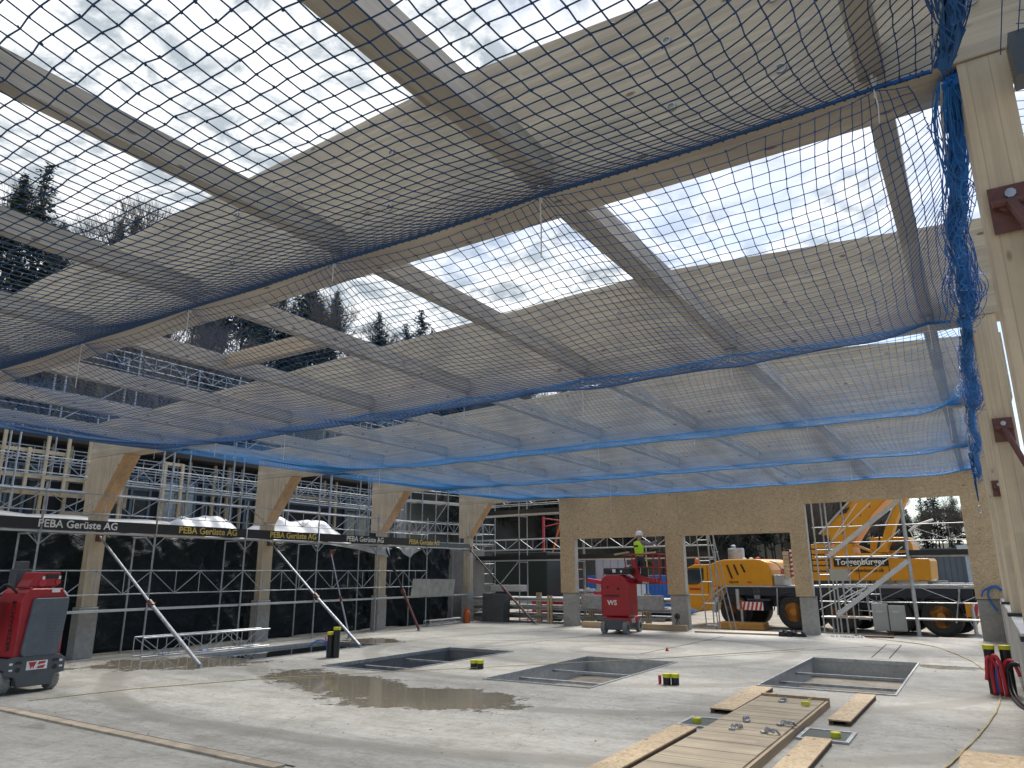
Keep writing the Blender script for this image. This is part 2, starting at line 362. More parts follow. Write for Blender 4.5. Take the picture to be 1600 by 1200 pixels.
# ------------------------------------------------------------------ mesh helpers
class MB:
    def __init__(s): s.v = []; s.f = []
    def add(s, vs, fs):
        o = len(s.v); s.v += [tuple(v) for v in vs]; s.f += [tuple(i + o for i in f) for f in fs]; return s
    def box(s, x0, x1, y0, y1, z0, z1):
        return s.add([(x0, y0, z0), (x1, y0, z0), (x1, y1, z0), (x0, y1, z0), (x0, y0, z1), (x1, y0, z1), (x1, y1, z1), (x0, y1, z1)],
                     [(0, 3, 2, 1), (4, 5, 6, 7), (0, 1, 5, 4), (1, 2, 6, 5), (2, 3, 7, 6), (3, 0, 4, 7)])
    def tube(s, a, b, r, n=6, r2=None):
        return s.path([a, b], r, n, r2)
    def path(s, pts, r, n=6, r2=None, cap=True):
        pts = [Vector(p) for p in pts]; k = len(pts); rings = []
        up = None
        for i, p in enumerate(pts):
            t = (pts[min(i + 1, k - 1)] - pts[max(i - 1, 0)])
            if t.length < 1e-9: t = Vector((0, 0, 1))
            t.normalize()
            if up is None: up = Vector((0, 0, 1)) if abs(t.z) < .9 else Vector((1, 0, 0))
            s1 = t.cross(up)
            if s1.length < 1e-6: s1 = t.orthogonal()
            s1.normalize(); u1 = s1.cross(t).normalized(); up = u1
            rr = r if r2 is None else r + (r2 - r) * i / (k - 1)
            rings.append([p + rr * (math.cos(2 * math.pi * j / n + math.pi / n) * s1 + math.sin(2 * math.pi * j / n + math.pi / n) * u1) for j in range(n)])
        vs = [v for rg in rings for v in rg]; fs = []
        for i in range(k - 1):
            for j in range(n):
                a0 = i * n + j; a1 = i * n + (j + 1) % n
                fs.append((a0, a1, a1 + n, a0 + n))
        if cap: fs.append(tuple(range(n - 1, -1, -1))); fs.append(tuple((k - 1) * n + j for j in range(n)))
        return s.add(vs, fs)
    def bar(s, a, b, w, h, up=(0, 0, 1)):
        a = Vector(a); b = Vector(b); t = (b - a).normalized(); u = Vector(up)
        sd = t.cross(u)
        if sd.length < 1e-5: sd = t.orthogonal()
        sd.normalize(); u = sd.cross(t).normalized()
        vs = []
        for p in (a, b):
            for q in ((-1, -1), (1, -1), (1, 1), (-1, 1)): vs.append(p + sd * q[0] * w / 2 + u * q[1] * h / 2)
        return s.add(vs, [(0, 1, 2, 3), (7, 6, 5, 4), (0, 4, 5, 1), (1, 5, 6, 2), (2, 6, 7, 3), (3, 7, 4, 0)])
    def prism(s, poly, ax, a, b):
        """poly: list of 2-D points; extruded along axis ax from a to b (ax 0: poly=(y,z), 1: (x,z), 2: (x,y))"""
        n = len(poly)
        def P(p, t): return {0: (t, p[0], p[1]), 1: (p[0], t, p[1]), 2: (p[0], p[1], t)}[ax]
        vs = [P(p, a) for p in poly] + [P(p, b) for p in poly]
        fs = [tuple(range(n)), tuple(range(2 * n - 1, n - 1, -1))]
        for i in range(n): fs.append((i, i + n, (i + 1) % n + n, (i + 1) % n))
        return s.add(vs, fs)
    def lathe(s, prof, c=(0, 0, 0), ax=2, n=20):
        """prof: (radius, height) pairs along axis ax through c"""
        vs = []; fs = []; k = len(prof)
        for (r, h) in prof:
            for j in range(n):
                x, y = r * math.cos(2 * math.pi * j / n), r * math.sin(2 * math.pi * j / n)
                p = {2: (x, y, h), 1: (x, h, y), 0: (h, x, y)}[ax]
                vs.append((p[0] + c[0], p[1] + c[1], p[2] + c[2]))
        for i in range(k - 1):
            for j in range(n):
                a = i * n + j; b = i * n + (j + 1) % n
                fs.append((a, b, b + n, a + n))
        fs.append(tuple(range(n - 1, -1, -1))); fs.append(tuple((k - 1) * n + j for j in range(n)))
        return s.add(vs, fs)
    def build(s, name, mat, parent=None, smooth=False, bevel=0, seg=2, loc=None):
        me = bpy.data.meshes.new(name); me.from_pydata(s.v, [], s.f); me.update()
        import bmesh
        bm = bmesh.new(); bm.from_mesh(me); bmesh.ops.recalc_face_normals(bm, faces=bm.faces); bm.to_mesh(me); bm.free()
        me.materials.append(mat if not isinstance(mat, str) else M[mat])
        if smooth: me.polygons.foreach_set('use_smooth', [True] * len(me.polygons))
        o = bpy.data.objects.new(name, me); col.objects.link(o)
        if parent is not None: o.parent = parent
        if loc is not None: o.location = loc
        if bevel:
            bv = o.modifiers.new('bevel', 'BEVEL'); bv.width = bevel; bv.segments = seg; bv.limit_method = 'ANGLE'; bv.angle_limit = R(35)
            if smooth is not None and not smooth:
                pass
        return o

def fast_mesh(name, V, F, mat, parent=None):
    """V (n,3) float, F (m,4) int"""
    me = bpy.data.meshes.new(name)
    me.vertices.add(len(V)); me.vertices.foreach_set('co', np.asarray(V, dtype=np.float32).ravel())
    m, k = F.shape
    me.loops.add(m * k); me.loops.foreach_set('vertex_index', F.astype(np.int32).ravel())
    me.polygons.add(m); me.polygons.foreach_set('loop_start', np.arange(0, m * k, k, dtype=np.int32))
    me.update(calc_edges=True)
    me.materials.append(M[mat] if isinstance(mat, str) else mat)
    o = bpy.data.objects.new(name, me); col.objects.link(o)
    if parent is not None: o.parent = parent
    return o

def thing(name, label, cat, loc=(0, 0, 0), rz=0, group=None):
    o = bpy.data.objects.new(name, None); col.objects.link(o)
    o.location = loc; o.rotation_euler = (0, 0, rz); o.empty_display_size = .3
    o['label'] = label; o['category'] = cat
    if group: o['group'] = group
    return o
def tag(o, label, cat, group=None, kind=None):
    o['label'] = label; o['category'] = cat
    if group: o['group'] = group
    if kind: o['kind'] = kind
    return o
def struct(o, label=None):
    o['kind'] = 'structure'
    if label: o['label'] = label
    return o
def copy_tree(o, parent=None):
    c = o.copy(); col.objects.link(c); c.parent = parent
    for ch in list(o.children): copy_tree(ch, c)
    return c
def text(s, size, mat, parent, origin, xdir, ydir, depth=.006, align='CENTER', name='lettering', squash=1.0, bold=.018):
    cu = bpy.data.curves.new('lettering', 'FONT'); cu.body = s; cu.size = size; cu.extrude = depth / 2
    cu.align_x = align; cu.align_y = 'CENTER'; cu.resolution_u = 3; cu.offset = size * bold
    tmp = bpy.data.objects.new('tmp_text', cu); col.objects.link(tmp)
    dg = bpy.context.evaluated_depsgraph_get(); dg.update()
    me = bpy.data.meshes.new_from_object(tmp.evaluated_get(dg)); bpy.data.objects.remove(tmp)
    x = Vector(xdir).normalized(); y = Vector(ydir).normalized(); z = x.cross(y)
    mt = Matrix(((x.x, y.x, z.x, origin[0]), (x.y, y.y, z.y, origin[1]), (x.z, y.z, z.z, origin[2]), (0, 0, 0, 1))) @ Matrix.Diagonal((squash, 1, 1, 1))
    me.transform(mt); me.materials.clear(); me.materials.append(M[mat])
    o = bpy.data.objects.new(name, me); col.objects.link(o); o.parent = parent
    return o
def catenary(a, b, sag, n=10):
    a = Vector(a); b = Vector(b)
    return [a.lerp(b, i / n) - Vector((0, 0, sag * 4 * (i / n) * (1 - i / n))) for i in range(n + 1)]
def wiggle(pts, amp, seed=0):
    rr = random.Random(seed); return [Vector(p) + Vector((rr.uniform(-amp, amp), rr.uniform(-amp, amp), rr.uniform(-amp, amp))) for p in pts]
def smooth_path(pts, n=6):
    pts = [Vector(p) for p in pts]; out = []
    P = [pts[0]] + pts + [pts[-1]]
    for i in range(1, len(P) - 2):
        for j in range(n):
            t = j / n; a, b, c, d = P[i - 1], P[i], P[i + 1], P[i + 2]
            out.append(.5 * ((2 * b) + (-a + c) * t + (2 * a - 5 * b + 4 * c - d) * t * t + (-a + 3 * b - 3 * c + d) * t ** 3))
    out.append(pts[-1]); return out

# ================================================================== GROUND AND FLOOR
PITS = [(-18.45, -16.1, 12.9, 17.7), (-13.6, -11.4, 13.0, 17.95), (-9.02, -6.6, 13.1, 17.8), (-3.97, -1.62, 15.0, 20.4)]
HATCH = [(-3.98, -3.46, 10.66, 11.3), (-2.35, -1.77, 10.62, 11.28)]
SX0, SX1, SY0, SY1 = -21.6, .28, -9.0, 28.5
holes = PITS + HATCH
xs = sorted({SX0, SX1, *[h[0] for h in holes], *[h[1] for h in holes]})
ys = sorted({SY0, SY1, *[h[2] for h in holes], *[h[3] for h in holes]})
vs = []; fs = []; idx = {}
def vid(x, y, z):
    k = (x, y, z)
    if k not in idx: idx[k] = len(vs); vs.append(k)
    return idx[k]
for i in range(len(xs) - 1):
    for j in range(len(ys) - 1):
        cx, cy = (xs[i] + xs[i + 1]) / 2, (ys[j] + ys[j + 1]) / 2
        if any(h[0] < cx < h[1] and h[2] < cy < h[3] for h in holes): continue
        fs.append((vid(xs[i], ys[j], 0), vid(xs[i + 1], ys[j], 0), vid(xs[i + 1], ys[j + 1], 0), vid(xs[i], ys[j + 1], 0)))
for a, b_ in (((SX0, SY1), (SX1, SY1)), ((SX1, SY0), (SX1, SY1)), ((SX0, SY0), (SX0, SY1)), ((SX0, SY0), (SX1, SY0))):
    o_ = len(vs); vs += [(a[0], a[1], 0), (b_[0], b_[1], 0), (b_[0], b_[1], -.6), (a[0], a[1], -.6)]; fs.append((o_, o_ + 1, o_ + 2, o_ + 3))
slab = MB(); slab.add(vs, fs)
struct(slab.build('floor_slab', 'floor'))

def pit(i, rc, label, depth, crossy, water):
    x0, x1, y0, y1 = rc; cx, cy = (x0 + x1) / 2, (y0 + y1) / 2
    t = thing('floor_pit', label, 'floor pit', (cx, cy, 0), 0, 'rectangular pits cast into the floor slab')
    hx, hy = (x1 - x0) / 2, (y1 - y0) / 2
    w = MB()
    for a, b_, c, d in ((-hx, -hx - .12, -hy - .12, hy + .12), (hx, hx + .12, -hy - .12, hy + .12)): w.box(min(a, b_), max(a, b_), c, d, -depth, -.005)
    w.box(-hx, hx, -hy - .12, -hy, -depth, -.005); w.box(-hx, hx, hy, hy + .12, -depth, -.005)
    w.build('pit_wall', 'concdark' if water is not None else 'concmid', t)
    MB().box(-hx, hx, -hy, hy, -depth - .1, -depth).build('pit_floor', 'concdark' if water is not None else 'concmid', t)
    f = MB()
    f.box(-hx - .02, -hx + .015, -hy - .03, hy + .03, -.06, .022); f.box(hx - .015, hx + .02, -hy - .03, hy + .03, -.06, .022)
    f.box(-hx + .015, hx - .015, -hy - .03, -hy + .015, -.06, .022); f.box(-hx + .015, hx - .015, hy - .015, hy + .03, -.06, .022)
    f.build('edge_frame', 'steel', t)
    for yy in crossy:
        MB().box(-hx, hx, yy - cy - .03, yy - cy + .03, -.16, -.11).build('cross_beam', 'steeld', t)
    if water is not None:
        mw = plain('pit_water_%d' % i, (.012, .013, .012), .04, 0, var=.2, spec=.6)
        MB().box(-hx + .002, hx - .002, -hy + .002, hy - .002, -depth + .001, water).build('standing_water', mw, t)
pit(0, PITS[0], 'floor pit brimming with dark water beside the black sheeting, behind the black pipes', .9, [14.6, 16.2], -.05)
pit(1, PITS[1], 'floor pit with steel rim just behind the large puddle, dark and partly filled with water', .9, [14.4, 16.0], -.38)
pit(2, PITS[2], 'dry pale-walled floor pit in the middle, between two low pairs of yellow-capped pipes', .50, [14.5, 16.0], None)
pit(3, PITS[3], 'large floor pit with steel rim beyond the wooden cover boards, nearest the right-hand columns', .55, [16.7, 18.3], None)
for i, (x0, x1, y0, y1) in enumerate(HATCH):
    t = thing('floor_hatch', ['shallow green-grey hatch with a yellow cap, left of the long plywood cover', 'shallow green-grey hatch with a yellow cap, right of the long plywood cover'][i], 'floor hatch', ((x0 + x1) / 2, (y0 + y1) / 2, 0), 0, 'small hatches beside the plywood cover')
    hx, hy = (x1 - x0) / 2, (y1 - y0) / 2
    MB().box(-hx, hx, -hy, hy, -.10, .018).build('base_plate', plain('green_grey_glassy_plate%d' % i, (.035, .055, .05), .45, spec=.5), t)
    f = MB(); f.box(-hx - .03, -hx + .02, -hy - .03, hy + .03, -.1, .028); f.box(hx - .02, hx + .03, -hy - .03, hy + .03, -.1, .028)
    f.box(-hx + .02, hx - .02, -hy - .03, -hy + .02, -.1, .028); f.box(-hx + .02, hx - .02, hy - .02, hy + .03, -.1, .028); f.build('edge_frame', 'steel', t)
    cx_ = -.08 if i == 0 else .12
    MB().lathe([(.065, .01), (.065, .07), (.058, .08), (.0, .08)], (cx_, -.05, 0)).build('pipe_cap', 'yellowcap', t)

# joints and chalk lines in the slab
def floor_strip(pts, w, mat, name, label, cat, z=.004, th=.004):
    m = MB()
    for a, b_ in zip(pts[:-1], pts[1:]):
        m.bar((a[0], a[1], z + th / 2), (b_[0], b_[1], z + th / 2), w, th)
    return m.build(name, mat)
jd = plain('dark_joint_filler', (.045, .04, .035), .9)
for i, (pts, w) in enumerate([([(-8.1, 19.1), (-7.9, 22.3), (-7.8, 25.6)], .035), ([(-15.6, 19.8), (-13.9, 20.6), (-12.2, 21.3), (-9.5, 22.6)], .02), ([(-13.0, 17.7), (-12.5, 19.8), (-11.9, 24.1)], .02), ([(-2.72, 21.2), (-2.78, 25.1)], .03), ([(-2.32, 21.2), (-2.38, 25.1)], .03), ([(-2.78, 25.1), (-2.38, 25.1)], .03), ([(-6.4, 19.1), (-3.0, 24.5)], .012)]):
    o = floor_strip(pts, w, jd, 'floor_joint', '', '', .001, .003); struct(o)
lumber = MB().bar((-13.95, 6.27, .012), (-7.0, 6.12, .012), .16, .03).build('floor_batten', plain('weathered_batten', (.42, .35, .26), .8, var=.3, scale=3, dirt=(.2, .17, .13)))
tag(lumber, 'long flat wooden batten set into the floor in the bottom left corner of the photo', 'batten')
bj = floor_strip([(-14.1, 6.4), (-11.5, 6.36), (-6.9, 6.25)], .03, jd, 'floor_joint', '', ''); struct(bj)

# long plywood cover and the four side boards
t = thing('pit_cover', 'long low cover of yellowish plywood boards in the foreground with small clamps on it', 'board cover', (-2.93, 10, 0))
bm_ = MB()
yy = -3.4
for k in range(42):
    h = .09 + .002 * math.sin(k * 2.3)
    if yy + .165 > 3.2: break
    bm_.box(-.49, .49, yy, yy + .160, .07, h + .03); yy += .166
bm_.build('cover_boards', wood('cover_slat_wood', 0, 1, base=(.46, .39, .28), lamsize=.166, gloss=.8, knots=False), t)
MB().box(-.53, -.49, -3.4, 3.22, 0.0, .10).build('edge_board', 'plank', t); MB().box(.49, .53, -3.4, 3.22, 0.0, .10).build('edge_board', 'plank', t)
MB().box(-.53, .53, 3.22, 3.30, .0, .14).build('end_board', 'plank', t)
for i, (x0, x1, y0, y1, lb) in enumerate([(-3.92, -3.54, 11.85, 14.45, 'chipboard strip left of the plywood cover, the farther of the two on that side'), (-2.17, -1.87, 11.8, 14.45, 'chipboard strip right of the plywood cover, the farther of the two on that side'),
                                          (-3.92, -3.6, 7.4, 10.35, 'chipboard strip left of the plywood cover, cut off by the bottom edge of the photo'), (-2.22, -1.9, 7.4, 10.47, 'chipboard strip right of the plywood cover, cut off by the bottom edge of the photo')]):
    t = thing('cover_board', lb, 'board', ((x0 + x1) / 2, (y0 + y1) / 2, 0), [.01, -.012, 0, .008][i], 'chipboard strips beside the plywood cover')
    hx, hy = (x1 - x0) / 2, (y1 - y0) / 2
    MB().box(-hx, hx, -hy, hy, .055, .075).build('chipboard_top', 'osb', t, bevel=.003)
    for s in (-1, 1): MB().box(s * (hx - .035) - .03, s * (hx - .035) + .03, -hy + .03, hy - .03, 0, .055).build('batten', plain('dark_batten', (.10, .065, .04), .8) if i == 0 and s < 0 else bpy.data.materials['dark_batten'], t)
# ply sheets flush in the bottom right corner
MB().box(-.55, .25, 9.0, 10.95, .001, .012).build('floor_ply', 'osb')['kind'] = 'structure'

# ================================================================== TIMBER FRAMES
FY = [4.95, 10.67, 16.39, 22.11, 28.12]
TH = .46
ords = ['nearest', 'second', 'third', 'fourth', 'farthest']
def top_z(x): return 6.93 - (.0375 * (-3.9 - x) if x < -3.9 else .066 * (x + 3.9))
def frame(k):
    y = FY[k]
    lb = ['nearest timber portal frame, its deep beam crossing the top of the photo', 'second timber portal frame from the camera, ending in the leftmost haunched column',
          'third timber portal frame, on the second haunched column from the left', 'fourth timber portal frame, on the third haunched column from the left',
          'farthest timber portal frame, on the slim haunched column beside the chipboard wall'][k]
    t = thing('timber_portal_frame', lb, 'timber frame', (0, y, 0), 0, 'timber portal frames of the hall')
    b = MB(); pts = [(-20.86, 5.31), (.92, 5.31), (.92, top_z(.92)), (-3.9, 6.93), (-20.86, top_z(-20.86))]
    b.prism(pts, 1, 0, TH); b.build('roof_beam', 'beam', t)
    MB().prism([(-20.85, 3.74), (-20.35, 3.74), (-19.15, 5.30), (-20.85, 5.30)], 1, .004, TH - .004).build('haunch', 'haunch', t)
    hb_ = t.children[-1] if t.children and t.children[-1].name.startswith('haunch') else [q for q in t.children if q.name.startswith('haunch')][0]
    hb_.data.materials.append(M['haunchslant'])  # slanted face has a warmer tone than the side faces
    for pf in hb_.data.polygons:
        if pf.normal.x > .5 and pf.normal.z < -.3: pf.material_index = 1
    MB().box(-20.57, -20.32, .02, TH - .02, 1.31, 3.735).build('column', 'column', t)
    MB().box(-20.64, -20.28, -.02, TH + .02, 0, 1.295).build('concrete_footing', 'concrete', t, bevel=.012)
    rb = 1.36
    MB().box(.31, .58, .02, TH - .03, rb, 5.305).build('column', 'column', t)
    # screw heads and steel plate in the beam
    for x in (-14.7, -12.1, -9.6, -7.1, -4.6, -1.6, -.75, .45):
        for zz in (5.72, 6.35):
            pl = MB(); pl.path([(x + .035 * math.cos(q), -.012, zz + .035 * math.sin(q)) for q in [2 * math.pi * j / 8 for j in range(9)]], .008, 4); pl.build('anchor_ring', 'steel', t)
    if k < 4:
        MB().box(.24, .64, -.03, TH + .02, 1.30, 1.36).build('base_plate', 'black', t)
    return t
for k in range(5): frame(k)
# dark column feet brackets at the haunches
for k in range(4):
    pass

PX = [(-.26, .17), (-2.91, .22), (-5.38, .15), (-7.85, .15), (-10.3, .15), (-12.75, .15), (-15.2, .15), (-17.7, .15)]
wordp = ['nearest the right columns', 'second from the right, under the ridge', 'third from the right columns', 'fourth from the right columns', 'fifth from the right columns', 'sixth from the right columns', 'seventh from the right columns', 'nearest the left columns']
baw = ['the bay above the camera', 'the second bay', 'the third bay back', 'the fourth bay back', 'the farthest bay']
for bay in range(5):
    y0 = -1.2 if bay == 0 else FY[bay - 1] + TH
    y1 = FY[bay]
    for i, (x, w) in enumerate(PX):
        o = MB().box(-w / 2, w / 2, -(y1 - y0) / 2 + .002, (y1 - y0) / 2 - .002, 0, .25).build('roof_purlin', 'purlin', loc=(x + w / 2, (y0 + y1) / 2, 5.40))
        tag(o, 'roof purlin in %s, %s' % (baw[bay], wordp[i]), 'purlin', 'roof purlins between the frames')
    o = MB().box(-.16, .16, -(y1 - y0) / 2 + .002, (y1 - y0) / 2 - .002, 0, .16).build('ridge_plank', 'purlin', loc=(-4.0, (y0 + y1) / 2, 6.74))
    tag(o, 'ridge plank high up in %s' % baw[bay], 'ridge plank', 'ridge planks between the frames')
o = MB().box(-1.11, 1.11, -.08, .08, 0, .24).build('roof_trimmer', 'beam', loc=(-8.98, 7.2, 5.42))
tag(o, 'short trimmer crossing between two purlins high above the hall, left of centre', 'trimmer')
o = MB().box(-.2, .3, -.09, .09, 0, .30).build('eaves_bracket', 'grey', loc=(.78, 4.84, 4.97)); tag(o, 'dark grey eaves plate at the top right end of the nearest beam', 'steel plate')

# ------------------------------------------------------------------ chipboard end wall
t = thing('osb_wall', 'end wall of yellowish chipboard with two low openings and one tall opening', 'wall', (-7.4, 27.8, 0))
X = lambda x: x + 7.4
w = MB()
pieces = [(-15.22, -14.55, 1.31, 3.52), (-10.5, -9.8, 1.28, 3.52), (-5.76, -5.2, 1.26, 3.5), (-.36, .52, 1.24, 4.5)]
cutx = [-15.22, -14.55, -10.5, -9.8, -5.76, -5.2, -.36, .52]
for (a, b_, z0, z1) in pieces: w.box(X(a), X(b_), 0, .3, z0, z1 - .001)
w.box(X(-15.22), X(-9.9), 0, .3, 3.52, 5.41); w.box(X(-9.895), X(-5.2), 0, .3, 3.5, 5.41)
w.box(X(-5.195), X(.52), 0, .3, 4.5, 5.41)
w.build('chipboard_panels', 'osb', t)
rv = plain('pale_reveal_board', (.50, .47, .41), .6, dirt=(.3, .26, .2))
for (x, z0, z1) in ((-14.55, 1.31, 3.50), (-9.8, 1.28, 3.50), (-5.2, 1.26, 4.49)):
    MB().box(X(x) + .001, X(x) + .022, .01, .31, z0, z1).build('reveal_board', rv, t)
for (a, b_, z1) in ((-15.15, -14.5, 1.30), (-10.42, -9.74, 1.27), (-5.66, -5.12, 1.25), (-.34, .27, 1.23)):
    MB().box(X(a), X(b_), .03, .34, 0, z1).build('concrete_footing', 'concrete', t, bevel=.01)
    MB().box(X(a) - .04, X(b_) + .03, .0, .31, z1, z1 + .012).build('bearing_pad', 'black', t)

# ------------------------------------------------------------------ concrete upstand along the right side
o = MB().prism([(.28, 0), (.70, 0), (.70, 1.30), (.28, 1.30)], 1, 12.0, 28.5).build('kerb_wall', concrete('pale_upstand_concrete', (.46, .45, .43)), bevel=.01)
tag(o, 'pale concrete upstand wall running under the right-hand columns', 'concrete wall')
MB().box(.70, 1.3, 6.5, 28.5, 0, 1.27).build('outer_ledge', 'concrete')['kind'] = 'structure'

# ================================================================== SAFETY NETS
NX0, NX1 = -17.75, .22
TIE = [p[0] + p[1] / 2 for p in PX]
def netbay(k, y0, y1, label, diag=False, sag=.36):
    t = thing('safety_net', label, 'safety net', (0, (y0 + y1) / 2, 5.27), 0, 'blue safety nets under the roof beams')
    yc = (y0 + y1) / 2; Ly = y1 - y0
    rng = np.random.default_rng(100 + k)
    ph = rng.uniform(0, 6.28, 12)
    ties = np.array(sorted(TIE)); wob = .35 if k == 0 else (1.0 if k == 1 else .6); pl_ = .30 if k == 0 else .72
    def S(x, y):
        v = np.clip((y - y0) / Ly, 0, 1)
        prof = 1 - np.abs(2 * v - 1) ** 2.1
        endl = np.clip((x - NX0) / 6.0, 0, 1); endr = np.clip((NX1 - x) / 1.2, 0, 1)
        e = (1 - (1 - endl) ** 1.4) * (1 - (1 - endr) ** 2.2)
        d = np.min(np.abs(x[..., None] - ties), axis=-1)
        scal = np.clip(d / 1.25, 0, 1) ** .7
        z = -sag * prof * e
        z = z - (.12 if k == 1 else .045) * scal * (np.exp(-v * 9) + .5 * np.exp(-(1 - v) * 10))
        z = z + wob * (.035 * np.sin(1.3 * x + ph[0]) * np.sin(3.1 * v + ph[1]) * prof + .02 * np.sin(3.3 * x + ph[2] + 2 * v) * prof)
        near = d * np.sign(np.min(np.where(np.abs(x[..., None] - ties) == d[..., None], x[..., None] - ties, 99), axis=-1))
        # cords gathered towards the ties at both long edges, bowing in between
        pull = pl_ * near * (np.exp(-v * 6.5) + .7 * np.exp(-(1 - v) * 7)) * (1 - np.clip(d / 1.25, 0, 1)) 
        X = x - pull + wob * (.16 * np.sin(.75 * x + ph[3]) + .07 * np.sin(2.1 * x + ph[4])) * prof + .025 * np.sin(9 * v + 2 * x + ph[5]) * prof
        Y = y + wob * (.05 * np.sin(2.2 * x + ph[6]) * prof + .02 * np.sin(7 * x + 5 * v + ph[7]) * prof)
        return np.stack([X, Y - yc, z], -1)
    lines = []
    nm = ['netshade', 'net', 'netlit', 'netlit', 'netlit'][k]  # one net colour; backlight and light painted as a tone per bay
    c = .10
    if not diag:
        nx = int((NX1 - NX0) / c); ny = int(Ly / c)
        gx = np.linspace(NX0, NX1, nx + 1); gy = np.linspace(y0, y1, ny + 1)
        for x in gx: lines.append(S(np.full(ny + 1, x) + rng.normal(0, .004, ny + 1), gy))
        for y in gy: lines.append(S(gx, np.full(nx + 1, y) + rng.normal(0, .004, nx + 1)))
    else:
        c2 = .10 * math.sqrt(2)
        h = c2 / 2
        nL = int((NX1 - NX0) / c2); nW = int(Ly / c2)
        for s in (1, -1):
            k0 = -nW * 2 - 2
            for q in range(k0, 2 * nL + 2 * nW + 2):
                # line x = NX0 + q*h*... with slope s
                xs0 = NX0 + q * c2
                n = int(Ly / h) + 1
                yy_ = y0 + np.arange(n) * h
                xx = xs0 + s * np.arange(n) * h
                m_ = (xx >= NX0 - 1e-6) & (xx <= NX1 + 1e-6)
                if m_.sum() >= 2: lines.append(S(xx[m_], yy_[m_]))
    Vs = []; Fs = []; off = 0; r = [.0044, .0042, .0038, .0038, .0040][k]
    for P in lines:
        n = len(P); T = np.gradient(P, axis=0); T /= np.linalg.norm(T, axis=1, keepdims=True) + 1e-9
        up = np.array([0, 0, 1.]); s1 = np.cross(T, up); s1 /= np.linalg.norm(s1, axis=1, keepdims=True) + 1e-9; u1 = np.cross(s1, T)
        ring = []
        for j in range(3):
            a = 2 * math.pi * j / 3; ring.append(P + r * (math.cos(a) * s1 + math.sin(a) * u1))
        V = np.stack(ring, 1).reshape(-1, 3); Vs.append(V)
        i = np.arange(n - 1)[:, None] * 3; j = np.arange(3)[None, :]; jn = (j + 1) % 3
        F = np.stack([i + j, i + jn, i + jn + 3, i + j + 3], -1).reshape(-1, 4) + off; Fs.append(F); off += len(V)
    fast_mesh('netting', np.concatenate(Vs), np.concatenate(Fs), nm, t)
    if k < 2:
        nx = int((NX1 - NX0) / c); ny = int(Ly / c)
        gx, gy = np.meshgrid(np.linspace(NX0, NX1, nx + 1), np.linspace(y0, y1, ny + 1), indexing='ij')
        P = S(gx.ravel(), gy.ravel()); m_ = P[:, 0] > -13; P = P[m_]
        o8 = np.array([(1, 0, 0), (-1, 0, 0), (0, 1, 0), (0, -1, 0), (0, 0, 1), (0, 0, -1)]) 
        sc_ = rng.uniform(.0075, .0105, len(P)) * (1 if k == 0 else .9)
        V = (P[:, None, :] + o8[None] * sc_[:, None, None]).reshape(-1, 3)
        tri = np.array([(0, 2, 4), (2, 1, 4), (1, 3, 4), (3, 0, 4), (2, 0, 5), (1, 2, 5), (3, 1, 5), (0, 3, 5)])
        F = (np.arange(len(P))[:, None, None] * 6 + tri[None]).reshape(-1, 3)
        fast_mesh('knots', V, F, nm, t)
    # border ropes along both long edges (near rope shared visually with the neighbour)
    xs_ = np.linspace(NX0, NX1, 150)
    p = S(xs_, np.full(150, y1))
    rp = MB(); rp.path([Vector(q) + Vector((0, 0, .015)) for q in p], .014 if k == 0 else .020, 6); rp.build('border_rope', 'netedge' if k < 1 else 'netlit', t)
    rp = MB()
    # zig-zag lashing that winds round the rope
    zz = []
    for i in range(0, 700):
        x = NX0 + (NX1 - NX0) * i / 700; q = S(np.array([x]), np.array([y1]))[0]
        zz.append((q[0], q[1] + .022 * math.cos(i * 2.1), q[2] + .012 + .024 * math.sin(i * 2.1)))
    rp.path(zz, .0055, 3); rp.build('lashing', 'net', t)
    for i, x in enumerate(ties):
        q = S(np.array([x]), np.array([y1]))[0]
        dl = rng.uniform(.18, .45) if (i + k) % 3 else rng.uniform(.5, .8)
        tie = MB(); tie.path([(q[0], q[1] - .03, .10), (q[0], q[1] + .03, .0), (q[0], q[1] + .02, -.05), (q[0] + .02, q[1], .1)], .010, 5)
        tie.path([(q[0], q[1] - .01, -.0), (q[0] + .012, q[1] - .015, -dl * .5), (q[0] + .004, q[1] - .01, -dl)], .006, 4)
        tie.build('tie_cord', 'rope', t)
    # gathered surplus netting along the right-hand edge
    g = MB(); rr = random.Random(40 + k)
    def axis(u, lump):
        y = y0 + .1 + u * (Ly - .2) - yc
        drop = -.04 - .26 * math.sin(math.pi * u) * (1 + .5 * math.sin(7 * u + k)) - .05 * lump
        return Vector((NX1 + .02 + .03 * math.sin(9 * u + k), y, drop))
    nstr = 80 if k < 3 else 34
    for s in range(nstr):
        pts = []; ph1, ph2 = rr.uniform(0, 6.3), rr.uniform(0, 6.3); ra = rr.uniform(.02, .07 if k == 0 else .12)
        fr = rr.uniform(3, 9) * rr.choice((-1, 1)); a0 = rr.uniform(0, 6.3)
        for i in range(76):
            u = i / 75; lump = 1 + .9 * max(0, math.sin(2 * math.pi * u * 1.5 + k)) ** 3
            c_ = axis(u, 0); pinch = .35 + .65 * math.sin(math.pi * u) ** .5 if 0 < u < 1 else .35
            rad = ra * lump * pinch * (1 + .35 * math.sin(11 * u + ph1)); an = a0 + fr * u + .7 * math.sin(15 * u + ph2)
            pts.append(c_ + Vector((rad * math.cos(an), .02 * math.sin(40 * u + ph2), rad * 1.3 * math.sin(an))))
        g.path(pts, .0042, 3)
    core = MB(); pts = []
    for i in range(60):
        u = i / 59; pts.append(axis(u, 0) + Vector((.02 * math.sin(23 * u + k), 0, .02 * math.sin(31 * u))))
    vs0 = len(g.v); g.path(pts, .050 if k < 2 else .06, 9)
